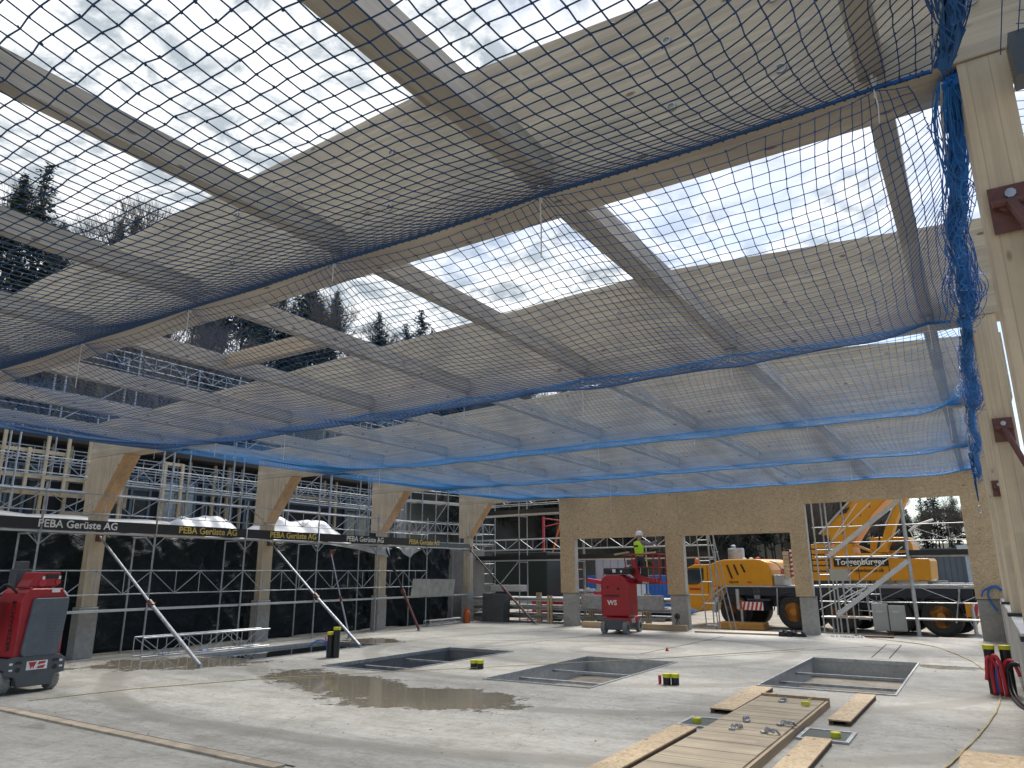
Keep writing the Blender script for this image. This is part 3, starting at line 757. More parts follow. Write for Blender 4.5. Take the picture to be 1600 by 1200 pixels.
    for q_ in range(vs0, len(g.v)):
        p_ = g.v[q_]; w_ = .022 * math.sin(q_ * 2.7) + .016 * math.sin(q_ * 1.1); g.v[q_] = (p_[0] + w_, p_[1], p_[2] + .8 * w_)
    # knots and short cross strands between the folds
    for s in range(150 if k < 3 else 60):
        u = rr.uniform(.02, .98); c_ = axis(u, 0); a1 = rr.uniform(0, 6.3); ln = rr.uniform(.08, .2); r1 = rr.uniform(.03, .10)
        p0 = c_ + Vector((r1 * math.cos(a1), -ln / 2, r1 * math.sin(a1))); p1 = c_ + Vector((r1 * math.cos(a1 + .9), ln / 2, r1 * 1.2 * math.sin(a1 + .9)))
        g.path([p0, p0.lerp(p1, .5) - Vector((0, 0, .02)), p1], .0042, 3)
    # drooping loops
    for s in range((14, 34, 24, 12, 12)[k]):
        u = rr.uniform(.1, .9); c_ = axis(u, 0); dz = rr.uniform(.10, .38); wv = rr.uniform(.05, .22)
        pts = [c_ + Vector((rr.uniform(-.04, .04), wv * math.sin(a) , -dz * (1 - math.cos(a)) / 2)) for a in [2 * math.pi * i / 14 for i in range(15)]]
        g.path(pts, .0042, 3)
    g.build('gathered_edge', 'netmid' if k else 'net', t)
    cord = MB(); pts = [axis(u, 0) + Vector((-.05 - .03 * math.sin(21 * u), .03 * math.sin(13 * u), -.05 * math.sin(17 * u))) for u in [i / 30 for i in range(31)]]
    cord.path(pts, .009, 5); cord.build('edge_cord', 'rope', t)
    return t
NY = [-.8, 4.90, 10.60, 16.33, 22.3, 27.6]
nl = ['blue safety net of wide open meshes hanging over the foreground, nearest the camera', 'blue safety net between the nearest beam and the next one', 'blue safety net in the third bay, seen as the middle band', 'blue safety net in the fourth bay, second narrowest band', 'blue safety net in the farthest bay just above the chipboard wall']
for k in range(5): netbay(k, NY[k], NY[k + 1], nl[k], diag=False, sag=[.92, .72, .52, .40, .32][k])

# outer strip of netting beyond the right-hand columns
t = thing('side_net', 'strip of blue netting hanging outside the nearest right-hand column', 'safety net', (1.0, 5.5, 5.3))
mm = MB(); rr = random.Random(3)
for i in range(46):
    y = -3.2 + i * .12; mm.path([(-.45 - .1 * math.sin(y), y, -.02), (-.1, y + .05 * math.sin(i), -.10), (.25 + .05 * math.sin(i * .7), y + .05 * math.sin(i), -.5), (.3 + .05 * math.sin(i * .9), y, -1.1), (.32, y + .03 * math.cos(i), -1.7)], .0036, 3)
for j in range(22):
    f = j / 21
    pts = []
    for i in range(46):
        y = -3.2 + i * .12
        if f < .2: p = (-.45 + f * 1.75, y, -.02 - f * .4)
        elif f < .45: p = (-.1 + (f - .2) * 1.4, y, -.1 - (f - .2) * 1.6)
        else: p = (.25 + .05 * math.sin(i * .8), y, -.5 - (f - .45) * 2.2)
        pts.append(p)
    mm.path(pts, .0036, 3)
mm.build('netting', 'net', t)
# net end hanging down by the far right column with a thimble
t = thing('net_tail', 'twisted blue net end with a steel ring hanging in front of the chipboard wall', 'net end', (.12, 22.3, 5.1))
mm = MB(); rr = random.Random(5)
for s in range(16):
    ph1 = rr.uniform(0, 6.3); mm.path([(.05 * math.sin(i * .9 + ph1) * (1 - i / 26), .05 * math.cos(i * .8 + ph1) * (1 - i / 30), -i * .052 * 1.15) for i in range(22)], .006, 3)
mm.build('twisted_netting', 'net', t)
MB().path([(.05 * math.sin(a), 0, -1.38 - .085 * (1 - math.cos(a))) for a in [2 * math.pi * i / 16 for i in range(17)]], .012, 6).build('thimble', 'steel', t)
o = MB().path(smooth_path([(-.02, 27.74, 1.55), (.15, 27.72, 1.62), (.28, 27.72, 1.60), (.36, 27.70, 1.5)], 5), .045, 5)
o.path(smooth_path([(.05, 27.74, 1.6), (-.02, 27.70, 1.35), (.06, 27.70, 1.1), (.16, 27.70, .9)], 5), .03, 5)
o.path(smooth_path([(.05, 27.74, 1.6), (-.12, 27.70, 1.5), (-.2, 27.70, 1.32)], 5), .025, 5)
tag(o.build('blue_strap', 'blue'), 'bright blue strap draped over the rightmost concrete footing', 'strap')

# ================================================================== SCAFFOLDS
def lattice(m, a, b, h, r=.017, n=4, up=(0, 0, 1)):
    """lattice guard: two chords with zig-zag and uprights"""
    a = Vector(a); b = Vector(b); u = Vector(up) * h
    m.tube(a, b, r, 6); m.tube(a + u, b + u, r, 6)
    for i in range(n + 1):
        p = a.lerp(b, (i + .0) / n) if 0 < i < n else None
        if p is not None: m.tube(p, p + u, r * .8, 5)
    for i in range(n):
        p = a.lerp(b, i / n); q = a.lerp(b, (i + 1) / n)
        if i % 2: m.tube(p, q + u, r * .8, 5) if False else m.tube(p + Vector((0, 0, 0)), q + u, r * .8, 5)
        else: m.tube(p + u, q, r * .8, 5)
    return m

# --- inner scaffold with the black toe boards
SXF, SXR = -19.86, -20.22
t = thing('scaffold', 'inner scaffold with black lettered toe boards running past the haunched columns on the left', 'scaffold', (SXF, 15, 0))
P = lambda x, y, z: (x - SXF, y - 15, z)
ysc = [3.05 + 3.07 * i for i in range(9)]
for i, y in enumerate(ysc):
    MB().tube(P(SXF, y, .04), P(SXF, y, 4.42), .027, 8).build('standard', 'steeld', t)
    MB().tube(P(-20.75, y - .08, .02), P(-20.75, y - .08, 3.18), .027, 8).build('standard', 'steeld', t)
    m = MB(); m.box(-.08, .08, y - 15 - .08, y - 15 + .08, 0, .02); m.tube(P(SXF, y, .02), P(SXF, y, .25), .017, 6); m.build('base_jack', 'steel', t)
    m = MB(); m.tube(P(SXF, y, 3.16), P(-20.75, y - .08, 3.16), .022, 6); m.tube(P(SXF, y, 2.85), P(SXF - .3, y, 3.14), .015, 5); m.tube(P(SXF, y + .02, 2.9), P(SXF, y + .3, 3.16), .015, 5); m.tube(P(SXF, y - .02, 2.9), P(SXF, y - .3, 3.16), .015, 5); m.build('transom', 'steeld', t)
for i in range(8):
    y0, y1 = ysc[i], ysc[i + 1]
    m = MB(); m.box(SXR - SXF, -.03, y0 - 15 + .02, y1 - 15 - .02, 3.19, 3.235); m.build('deck', 'alu', t)
    m = MB(); m.box(SXR - SXF, -.03, y0 - 15 + .02, y1 - 15 - .02, 1.17, 1.225)
    m.build('deck', 'alu', t)
    if i < 8:
        b_ = MB().box(.03, .055, y0 - 15 + .03, y1 - 15 - .03, 3.25, 3.53 if i < 7 else 3.42).build('toe_board', M['black'] if i < 7 else M['grey'], t)
        yt = {2: 10.35, 3: 13.45, 4: 16.55, 5: 19.35, 6: 22.9}.get(i)
        yt = {2: 10.1, 3: 13.95, 4: 17.25, 5: 20.75, 6: 24.3}.get(i)
        if yt: 
            tx = text('PEBA Gerüste AG', .27, ['text_white', 'text_yellow', 'text_yellow', 'text_white', 'text_yellow'][i - 2], b_, (.058, yt - 15, 3.39), (0, 1, 0), (0, 0, 1), .004)
    if i < 7:
        m = MB(); lattice(m, P(SXF + .03, y0, 1.62), P(SXF + .03, y1, 1.62), .62, .016); m.build('guard_rail', 'steeld', t)
        m = MB(); lattice(m, P(SXF + .03, y0, 3.72), P(SXF + .03, y1, 3.72), .50 if i != 2 else .5, .014); m.build('guard_rail', 'steeld', t)
o = MB().prism([(-.02, 0), (2.83, 0), (2.95, .66), (.12, .70)], 0, 0, .04).build('leaning_board', 'formwork', loc=(-19.78, 23.45, 1.22))
tag(o, 'weathered grey formwork board standing on the lower scaffold deck', 'board')

# --- black sheeting behind the columns
def sheet(y0, y1, x, z1, label, seed):
    rg = np.random.default_rng(seed)
    nu, nv = int((y1 - y0) * 14), 46
    U, Vv = np.meshgrid(np.linspace(0, 1, nu), np.linspace(0, 1, nv), indexing='ij')
    Y = y0 + U * (y1 - y0); Z = .02 + Vv * (z1 - .02)
    D = np.zeros_like(Y)
    for q in range(26):
        a = rg.uniform(-1.2, 1.2); fr = rg.uniform(1.0, 7); p = rg.uniform(0, 6.3); cy = rg.uniform(y0, y1); wd = rg.uniform(.6, 2.4)
        s = (Y * math.cos(a) + Z * math.sin(a)) * fr + p + .8 * np.sin(Z * 2 + p)
        D += np.exp(-((Y - cy) / wd) ** 2) * .11 / fr ** .55 * (1 - np.abs(np.sin(s))) ** 1.6
    for q in range(10):
        cy = rg.uniform(y0, y1); th = np.arctan2(Y - cy, (z1 + .1 - Z)); rad = np.hypot(Y - cy, z1 + .1 - Z)
        D += .06 * np.exp(-rad / 1.2) * np.abs(np.sin(th * 9 + q)) * np.minimum(rad, .6)
    V = np.stack([x + D, Y, Z + .04 * np.sin(Y * 1.7)], -1).reshape(-1, 3)
    i, j = np.meshgrid(np.arange(nu - 1), np.arange(nv - 1), indexing='ij')
    F = np.stack([i * nv + j, (i + 1) * nv + j, (i + 1) * nv + j + 1, i * nv + j + 1], -1).reshape(-1, 4)
    o = fast_mesh('plastic_sheet', V, F, 'sheet'); o.data.polygons.foreach_set('use_smooth', [True] * len(F))
    sd_ = o.modifiers.new('thickness', 'SOLIDIFY'); sd_.thickness = .004
    tag(o, label, 'plastic sheet', 'black plastic sheets between the left-hand columns')
for y0, y1, lb, sd in ((2.2, 10.65, 'black plastic sheet left of the leftmost haunched column, behind the big red lift', 1), (10.5, 16.6, 'black plastic sheet between the leftmost and second haunched columns', 2),
                       (16.4, 22.4, 'black plastic sheet between the second and third haunched columns', 3), (22.2, 27.6, 'crumpled black plastic sheet between the third haunched column and the chipboard end', 4)):
    sheet(y0, y1, -21.15, 3.28, lb, sd)
o = MB().box(-23.2, -21.35, 0, 31.0, -.5, 3.2).build('terrace_wall', 'concdark'); tag(o, 'dark concrete retaining wall hidden behind the black sheeting', 'retaining wall')
tw = MB().box(-60, -21.36, -20, 31.0, 3.0, 3.3).build('terrace_slab', 'concrete'); struct(tw)
MB().box(-60, -23.3, 30.5, 31.0, -.5, 2.98).build('terrace_front', 'concdark')['kind'] = 'structure'

def tarp(y0, y1, x0, x1, z0, h, label, seed):
    rg = np.random.default_rng(seed); n1, n2 = 60, 26
    U, Vv = np.meshgrid(np.linspace(0, 1, n1), np.linspace(0, 1, n2), indexing='ij')
    base = np.minimum(1, 4 * U) * np.minimum(1, 4 * (1 - U)); base = base ** .5 * np.minimum(1, 3.0 * Vv + .0) * (1 - .25 * Vv)
    N = sum(np.sin(U * rg.uniform(6, 30) + Vv * rg.uniform(-16, 16) + rg.uniform(0, 6)) * rg.uniform(.012, .045) for _ in range(14))
    Z = z0 + h * base * (1 + N); Y = y0 + U * (y1 - y0) + .12 * N; X_ = x1 + (x0 - x1) * Vv + .1 * N
    V = np.stack([X_, Y, Z], -1).reshape(-1, 3)
    i, j = np.meshgrid(np.arange(n1 - 1), np.arange(n2 - 1), indexing='ij')
    F = np.stack([i * n2 + j, (i + 1) * n2 + j, (i + 1) * n2 + j + 1, i * n2 + j + 1], -1).reshape(-1, 4)
    o = fast_mesh('tarpaulin', V, F, 'silvertarp'); o.data.polygons.foreach_set('use_smooth', [True] * len(F)); s_ = o.modifiers.new('thickness', 'SOLIDIFY'); s_.thickness = .004
    tag(o, label, 'tarpaulin', 'white tarpaulins on the terrace')
tarp(14.2, 17.2, -23.6, -21.9, 3.28, .85, 'crumpled white tarpaulin heap on the terrace left of the second haunched column', 3)
tarp(17.6, 22.4, -23.8, -21.9, 3.28, 1.0, 'large crumpled white tarpaulin heap on the terrace right of the second haunched column', 4)
o = MB()
for i, (w_, z) in enumerate(((0, 3.3), (.05, 3.42), (.02, 3.54))): o.box(-.3, .3, -1.6 + w_, 1.6 - i * .12, z - 3.3, z - 3.3 + .115)
tag(o.build('timber_stack', 'plank', loc=(-21.8, 13.4, 3.3)), 'flat stack of pale boards on the terrace right of the leftmost haunched column', 'timber stack')
m = MB()
rr = random.Random(9)
pts = []
for i in range(14): pts.append((-22.3, 5 + i * .7, 3.52 + .04 * rr.uniform(-1, 1)))
m.path(pts, .30, 14); tag(m.build('rolled_membrane', plain('grey_rolled_membrane', (.13, .145, .16), .5, bmp=.3), smooth=True), 'long grey rolled membrane lying on the terrace behind the left-hand scaffold', 'rolled membrane')
# silver flaps of sheeting blown over the scaffold edge
for (y0, y1, d, lb) in ((19.0, 22.6, .42, 'white sheet edge hanging below the toe board left of the third haunched column'), (23.0, 24.6, .40, 'white sheet corner hanging below the toe board right of the third haunched column')):
    m = MB(); n = 12
    vsx = []
    for i in range(n + 1):
        u = i / n; dd = d * (u ** 1.5 if lb.find('left') > 0 else (1 - abs(2 * u - 1)))
        vsx += [(-20.25 + .02 * math.sin(i * 2), y0 + u * (y1 - y0), 3.18), (-20.2 + .05 * math.sin(i * 1.3), y0 + u * (y1 - y0), 3.17 - dd)]
    m.add(vsx, [(2 * i, 2 * i + 2, 2 * i + 3, 2 * i + 1) for i in range(n)])
    o = m.build('sheet_flap', 'silvertarp'); s_ = o.modifiers.new('thickness', 'SOLIDIFY'); s_.thickness = .004; tag(o, lb, 'plastic sheet')

t = thing('stud_frame', 'pale timber stud framework among the scaffold tubes left of the leftmost haunched column', 'stud frame', (-25.2, 10, 4.6))
rr = random.Random(55)
for i in range(14): y = -4.2 + i * .64 + rr.uniform(-.06, .06); MB().box(-.04, .04, y - .045, y + .045, rr.choice((0, -.6, .0)), rr.choice((2.15, 2.15, 1.5))).build('stud', 'studwood', t)
for z, y0_, y1_ in ((.55, -4.3, 4.2), (1.35, -4.3, 2.2), (.02, -4.3, 4.2), (2.0, -1.4, 4.2)): MB().box(-.055, -.041, y0_, y1_, z, z + .12).build('rail', 'studwood', t)
t = thing('stud_frame', 'small pale timber frame among the scaffold tubes between the two leftmost haunched columns', 'stud frame', (-25.2, 16, 4.6))
for y in (-.35, .35, 4.2, 5.0): MB().box(-.04, .04, y - .05, y + .05, -.6, 1.6).build('stud', 'studwood', t)
for z in (.1, 1.5): MB().box(-.055, -.041, -.4, .4, z, z + .12).build('rail', 'studwood', t)
# --- neighbouring building behind the terrace
t = thing('neighbour_building', 'dark unfinished building behind the scaffold on the left, with pale timber studs and windows', 'building', (-27.6, 18, 3.3))
MB().box(-6, 0, -16, 13, 0, 3.4).build('wall', 'navy', t)
MB().box(-6.5, .9, -16.5, 13.4, 3.4, 3.62).build('roof_edge', plain('brown_soffit', (.06, .048, .04), .7), t)
rr = random.Random(21)
for y in [-13.6, -13.0, -11.9, -10.6, -9.9, -8.2, -7.3, -5.3, -4.7, -3.9, -3.4, -2.5, -1.1, .1, 1.3, 2.0, 2.7, 3.6, 5.2, 5.8, 7.6, 8.4]:
    z0 = rr.choice([.3, .3, 1.3, 2.5]); MB().box(.14, .24, y - .05, y + .06, z0, 3.38).build('timber_stud', 'studwood', t)
for (a, b_, z) in ((-13.8, -8.0, 2.55), (-13.4, -6.6, .95), (-9.8, -7.2, 1.35), (-4.8, -3.8, 2.1), (-4.8, -3.8, .9), (1.2, 2.2, 2.1), (5.0, 8.5, 2.4), (5.0, 8.6, .8), (-13.8, -7.6, .32)):
    MB().box(.12, .26, a, b_, z, z + .12).build('timber_rail', 'studwood', t)
for i, (a, b_) in enumerate(((-15.6, -14.4), (-6.6, -5.4), (-3.0, -1.4), (-1.0, .6), (.9, 2.4), (3.0, 4.6), (9.2, 11.0))):
    f = MB(); f.box(.02, .12, a, a + .09, .5, 2.6); f.box(.02, .12, b_ - .09, b_, .5, 2.6); f.box(.02, .12, a + .09, b_ - .09, .5, .6); f.box(.02, .12, a + .09, b_ - .09, 2.5, 2.6); f.box(.02, .12, (a + b_) / 2 - .05, (a + b_) / 2 + .05, .6, 2.5)
    fo = f.build('window_frame', 'frameblue', t)
    MB().box(.01, .05, a + .09, b_ - .09, .6, 2.5).build('pane', 'glassreflect' if i in (3,) else 'glass', fo)
MB().box(-5, .5, 12.8, 13.6, 0, 3.3).build('corner_pier', 'concdark', t)
o = MB()
for i in range(34):
    y = 13.2 + .5 * i
tag(MB().box(-30.5, -28.9, 13.5, 30.2, 3.3, 6.0).build('gabion_wall', M['navy']), 'dark wall at the back of the terrace behind the far scaffold', 'wall')

def big_scaffold(name, label, ox, oy, dirv, nb, Lb, wdt, z0, levels, ztop, mat='steeld', diag=True, rails=True, seed=0, dens=1, toe=None):
    """front row along dirv from (ox,oy); second row offset by wdt to the left of dirv"""
    t = thing(name, label, 'scaffold', (ox, oy, z0))
    d = Vector((dirv[0], dirv[1], 0)).normalized(); n = Vector((-d.y, d.x, 0)) * wdt
    rr = random.Random(seed)
    H = ztop - z0
    for i in range(nb + 1):
        p = d * (i * Lb)
        MB().tube(p, p + Vector((0, 0, H + rr.uniform(-.3, .4))), .03, 6).build('standard', mat, t)
        MB().tube(p + n, p + n + Vector((0, 0, H + rr.uniform(-.3, .4))), .03, 6).build('standard', mat, t)
        m = MB()
        for z in levels: m.tube(p + Vector((0, 0, z - z0 - .08)), p + n + Vector((0, 0, z - z0 - .08)), .022, 5)
        m.build('transom', mat, t)
    for li, z in enumerate(levels):
        zz = Vector((0, 0, z - z0))
        for i in range(nb):
            p = d * (i * Lb); q = d * ((i + 1) * Lb)
            if toe != 'none' :
                m = MB(); c_ = n * .5; m.bar(p + c_ + zz, q + c_ + zz, wdt * .92, .05); m.build('deck', 'alu', t)
            if rails:
                m = MB(); lattice(m, p + zz + Vector((0, 0, .5)), q + zz + Vector((0, 0, .5)), .5, .018, 4); m.build('guard_rail', mat, t)
                m = MB(); m.tube(p + n + zz + Vector((0, 0, 1.0)), q + n + zz + Vector((0, 0, 1.0)), .022, 5); m.tube(p + n + zz + Vector((0, 0, .5)), q + n + zz + Vector((0, 0, .5)), .02, 5); m.build('rear_rail', mat, t)
            if toe == 'black':
                m = MB(); m.bar(p + zz + Vector((0, 0, .13)), q + zz + Vector((0, 0, .13)), .03, .2); m.build('toe_board', 'black', t)
            if diag and (i + li) % 3 == 0:
                m = MB(); up = 2.0; m.tube(p + zz + Vector((0, 0, -up)) if li else p, q + zz, .022, 5); m.build('diagonal_brace', mat, t)
    return t
big_scaffold('scaffold', 'tall multi-level scaffold on the terrace in front of the neighbouring building', -26.4, 2.0, (0, 1), 11, 2.57, .8, 3.3, [5.35, 7.35, 9.35], 10.5, seed=4)
big_scaffold('scaffold', 'tube scaffold nearest the sheeting on the terrace, with a grey deck at mid height', -24.4, 2.6, (0, 1), 10, 2.57, .65, 3.3, [4.75], 7.2, seed=5)
tag(MB().box(0, 3.4, 0, 2.2, 0, 2.3).build('dark_container', plain('black_green_container_paint', (.010, .022, .02), .6, var=.3), loc=(-22.6, 33.6, .9), bevel=.03), 'black-green container behind the outer scaffold left of the chipboard', 'container')
big_scaffold('scaffold', 'dense scaffold at the far left corner between the slim haunched column and the hillside', -23.2, 26.2, (.25, 1), 4, 1.6, 1.0, -.4, [1.6, 3.6, 5.6], 7.2, seed=6)
# scaffold outside the end wall
big_scaffold('scaffold', 'scaffold outside the end wall, seen between the slim column and the chipboard', -21.9, 30.3, (1, 0), 2, 3.07, .75, -.35, [2.72, 4.9], 7.0, seed=7, toe='black')
big_scaffold('scaffold', 'scaffold outside the end wall, seen through the opening with the red lift', -15.7, 30.3, (1, 0), 2, 3.07, .75, -.35, [2.72], 5.3, seed=8, toe='black')

# stair scaffold outside the tall opening
t = thing('stair_scaffold', 'scaffold stair tower in the tall opening in front of the yellow crane', 'scaffold', (-5.2, 29.6, -.35))
Q = lambda x, z, y=29.6: (x + 5.2, y - 29.6, z + .35)
for x, zt in ((-5.25, 5.3), (-4.78, 5.3), (-2.22, 5.3), (-4.66, 1.9), (-4.45, 1.9), (.55, 3.2)):
    MB().tube(Q(x, -.3), Q(x, zt), .032 if x != -2.22 else .055, 8).build('standard', 'steel', t)
for x in (-5.05, -4.3, -2.22): MB().tube(Q(x, -.3, 30.3), Q(x, 5.2, 30.3), .03, 8).build('standard', 'steeld', t)
for x0, x1, z, r_ in ((-5.3, .5, .5, .035), (-5.3, .5, 2.62, .035), (-5.3, .5, 1.05, .018), (-5.3, .5, 3.15, .016), (-5.3, .5, 3.72, .018), (-5.2, .5, 1.62, .03), (-5.25, -4.3, 2.9, .02), (-5.25, -4.3, 2.0, .02), (-5.25, -4.4, 3.72, .02)):
    MB().tube(Q(x0, z), Q(x1, z), r_, 6).build('ledger', 'steeld' if z > 2 else 'steel', t)
m = MB(); lattice(m, Q(-2.2, 3.15), Q(.5, 3.15), .57, .014, 2); m.build('guard_rail', 'steeld', t)
m = MB(); lattice(m, Q(-4.6, 1.05), Q(-2.2, 1.05), .6, .014, 2); lattice(m, Q(-2.2, 1.05), Q(.5, 1.05), .6, .014, 2); m.build('guard_rail', 'steeld', t)
MB().bar(Q(-2.2, 2.74), Q(.5, 2.74), .03, .18).build('toe_board', 'black', t)
MB().bar(Q(-4.85, 2.66), Q(-2.3, 4.58), .12, .16).build('stair_stringer', 'alu', t)
MB().bar(Q(-4.75, .58), Q(-2.25, 2.45), .12, .16).build('stair_stringer', 'alu', t)
for (a, b_) in (((-4.9, 3.0), (-3.2, 4.55)), ((-4.75, 3.1), (-3.65, 4.55)), ((-4.25, 1.95), (-2.35, 3.55)), ((-4.65, 1.15), (-2.35, 2.95)), ((-5.35, .75), (-3.7, 1.55)), ((-5.3, 1.15), (-4.55, 1.62)), ((-4.6, .95), (-3.75, 1.5))):
    MB().tube(Q(*a), Q(*b_), .016, 6).build('handrail', 'alu', t)
for i in range(9):
    f = (i + .5) / 9; m = MB(); x = -4.75 + 2.5 * f; z = .58 + 1.87 * f; m.box(Q(x, z)[0] - .13, Q(x, z)[0] + .13, .06, .65, Q(x, z)[2] + .02, Q(x, z)[2] + .05); m.build('stair_tread', 'alu', t)
MB().box(.0, 5.6, .05, .7, .83, .87).build('deck', 'plank', t)
for x in (-3.75,):
    m = MB(); 
    for dx_ in (0, .42): m.tube(Q(x + dx_, .45, 30.2), Q(x + dx_ + .02, 1.75, 30.2), .02, 5)
    for z in (.7, 1.0, 1.3, 1.6): m.tube(Q(x, z, 30.2), Q(x + .42, z, 30.2), .016, 5)
    m.build('ladder', 'steel', t)
o = MB().box(0, .62, 0, .03, 0, .42).build('sign_plate', 'graypaint', loc=(-4.85, 29.5, 1.78)); tag(o, 'blank grey plate fixed to the stair scaffold below the crane lettering', 'plate')
for i, (x, lb) in enumerate(((-3.52, 'left of two grey electrical cabinets standing on the stair scaffold'), (-3.0, 'right of two grey electrical cabinets standing on the stair scaffold'))):
    t2 = thing('electric_cabinet', lb, 'cabinet', (x, 28.95, .12), 0, 'grey electrical cabinets')
    MB().box(0, .49, 0, .3, 0, .90 - i * .06).build('body', 'graypaint', t2, bevel=.012); MB().box(.02, .47, -.015, 0, .03, .86 - i * .06).build('door', 'graypaint', t2, bevel=.006)
    MB().box(.12, .34, -.035, -.015, .62, .655).build('handle', 'alu', t2); 
m = MB()
for a, b_ in (((-3.0, 28.95, .12), (-3.3, 28.9, -.3)), ((-3.0, 28.95, .12), (-2.7, 28.9, -.3)), ((-3.0, 29.0, .12), (-2.85, 29.1, -.3))): m.tube(a, b_, .02, 5)
tag(m.build('cable_tripod', 'rust'), 'rusty tripod of rods under the grey cabinets', 'tripod')

# ================================================================== STEEL PROPS
def prop(top, foot, label, c1='steel', c2='steel', collar=.45, r=.045, cmat='rust'):
    a = Vector(foot); b = Vector(top)
    t = thing('push_pull_prop', label, 'steel prop', tuple(a), 0, 'slanting steel props')
    d = b - a; k = a.lerp(b, collar) - a
    MB().tube((0, 0, .06), k, r, 10).build('outer_tube', c1, t, smooth=False)
    MB().tube(k, d, r * .75, 10).build('inner_tube', c2, t)
    m = MB(); dn = d.normalized()
    m.tube(k - dn * .10, k + dn * .10, r * 1.6, 8); m.tube(k + Vector((0, -.12, 0)), k + Vector((0, .12, .02)), .014, 6); m.build('collar', cmat, t)
    MB().box(-.12, .12, -.08, .08, 0, .015).box(-.05, .05, -.03, .03, .015, .10).build('foot_plate', 'steel', t)
    MB().box(d.x - .02, d.x + .03, d.y - .09, d.y + .09, d.z - .14, d.z + .14).build('head_plate', cmat, t)
    return t
prop((-20.3, 10.92, 3.15), (-15.86, 11.28, 0), 'steel prop with a red collar slanting from the leftmost haunched column to the floor')
prop((-20.3, 16.65, 3.2), (-16.0, 16.71, 0), 'steel prop slanting from the second haunched column, foot beside the black pipes')
prop((-20.3, 22.4, 3.2), (-18.6, 22.6, 0), 'red-brown steel prop slanting from the third haunched column', 'rust', 'black')
prop((-20.1, 28.0, 3.2), (-16.5, 27.75, 0), 'dark red-brown steel prop slanting across the opening right of the slim haunched column', 'rust', 'black')
prop((-19.9, 19.1, 2.85), (-18.6, 18.9, 0), 'thin grey prop leaning on the scaffold between the second and third haunched columns', r=.03)
def short_prop(y, z, foot, label):
    t = thing('push_pull_prop', label, 'steel prop', (.45, y, z), 0, 'slanting steel props')
    MB().box(-.11, .10, -.012, -.001, -.15, .15).build('head_plate', 'rust', t)
    m = MB(); m.tube((.0, -.012, .04), (.0, -.05, .04), .085, 12); m.tube((-.10, -.06, .02), (.10, -.06, .02), .025, 8); m.build('pivot', 'rust', t)
    m = MB(); m.tube((0, -.05, .07), (0, -.075, .07), .03, 8); m.build('bolt', 'steel', t)
    d = Vector(foot) - Vector((.45, y, z)); MB().tube((0, -.07, 0), d * .45, .034, 12).build('inner_tube', 'rust', t)
    MB().tube(d * .45, d, .045, 12).build('outer_tube', 'rust', t)
    e = MB(); e.tube(d * .30, d * .36, .0365, 12); e.build('sticker', 'white', t)
# brackets at the right-hand columns (rods run back outside the photo)
short_prop(4.95, 4.22, (1.5, 3.0, 0), 'red-brown prop bolted to the nearest right-hand column, running out of the photo')
short_prop(10.67, 3.79, (1.5, 8.4, 0), 'red-brown prop bolted to the second right-hand column')
short_prop(16.39, 3.6, (1.5, 14.2, 0), 'red-brown prop bolted to the third right-hand column')

# ================================================================== LOOSE THINGS ON THE FLOOR
def girder(p, q, h, w, label, bars=6):
    t = thing('lattice_girder', label, 'lattice girder', tuple(p), 0, 'lattice girders lying on the floor')
    d = Vector(q) - Vector(p); s = d.cross(Vector((0, 0, 1))).normalized() * w
    c = MB()
    for o_ in (Vector((0, 0, .04)), s + Vector((0, 0, .04)), Vector((0, 0, h)), s + Vector((0, 0, h))): c.tube(o_, o_ + d, .022, 6)
    c.build('chord', 'steel', t)
    z = MB()
    for sd in (Vector((0, 0, 0)), s):
        for i in range(bars):
            a = d * (i / bars) + sd; b_ = d * ((i + 1) / bars) + sd
            z.tube(a + Vector((0, 0, .04)), b_ + Vector((0, 0, h)), .012, 5) if i % 2 else z.tube(a + Vector((0, 0, h)), b_ + Vector((0, 0, .04)), .012, 5)
            z.tube(a + Vector((0, 0, .04)), a + Vector((0, 0, h)), .012, 5)
    z.build('lattice_bars', 'steel', t)
girder((-19.35, 11.7, 0), (-19.1, 15.6, 0), .52, .45, 'galvanised lattice girder lying by the black sheet, between two haunched columns')
girder((-20.0, 24.6, 0), (-20.15, 27.3, 0), .22, .3, 'low lattice girder lying on the floor left of the orange gas bottle')
t = thing('gas_bottle', 'orange gas bottle beside the slim haunched column', 'gas bottle', (-19.75, 27.3, 0))
MB().lathe([(.13, 0), (.15, .03), (.15, .42), (.10, .52), (.04, .56)]).build('body', 'bottle', t, smooth=True); MB().lathe([(.09, .50), (.09, .66), (.075, .66), (.075, .50)], n=14).build('collar', 'bottle', t)
MB().lathe([(.03, .56), (.03, .63), (.0, .63)], n=8).build('valve', 'steel', t)
o = MB().prism([(-.62, 0), (.5, 0), (.55, 1.25), (-.6, 1.30)], 1, -.3, .3).build('skip', plain('grey_metal_bin', (.10, .11, .115), .5, .3, dirt=(.2, .2, .19)), bevel=.02, loc=(-19.1, 28.75, -.05)); tag(o, 'dark grey metal bin beside the slim haunched column', 'bin')
tag(MB().box(-.8, .8, -.3, .3, 0, .28).build('timber_crate', M['gray2'], loc=(-18.6, 29.0, 1.32), bevel=.01), 'pale block lying on the dark grey bin by the slim column', 'block')

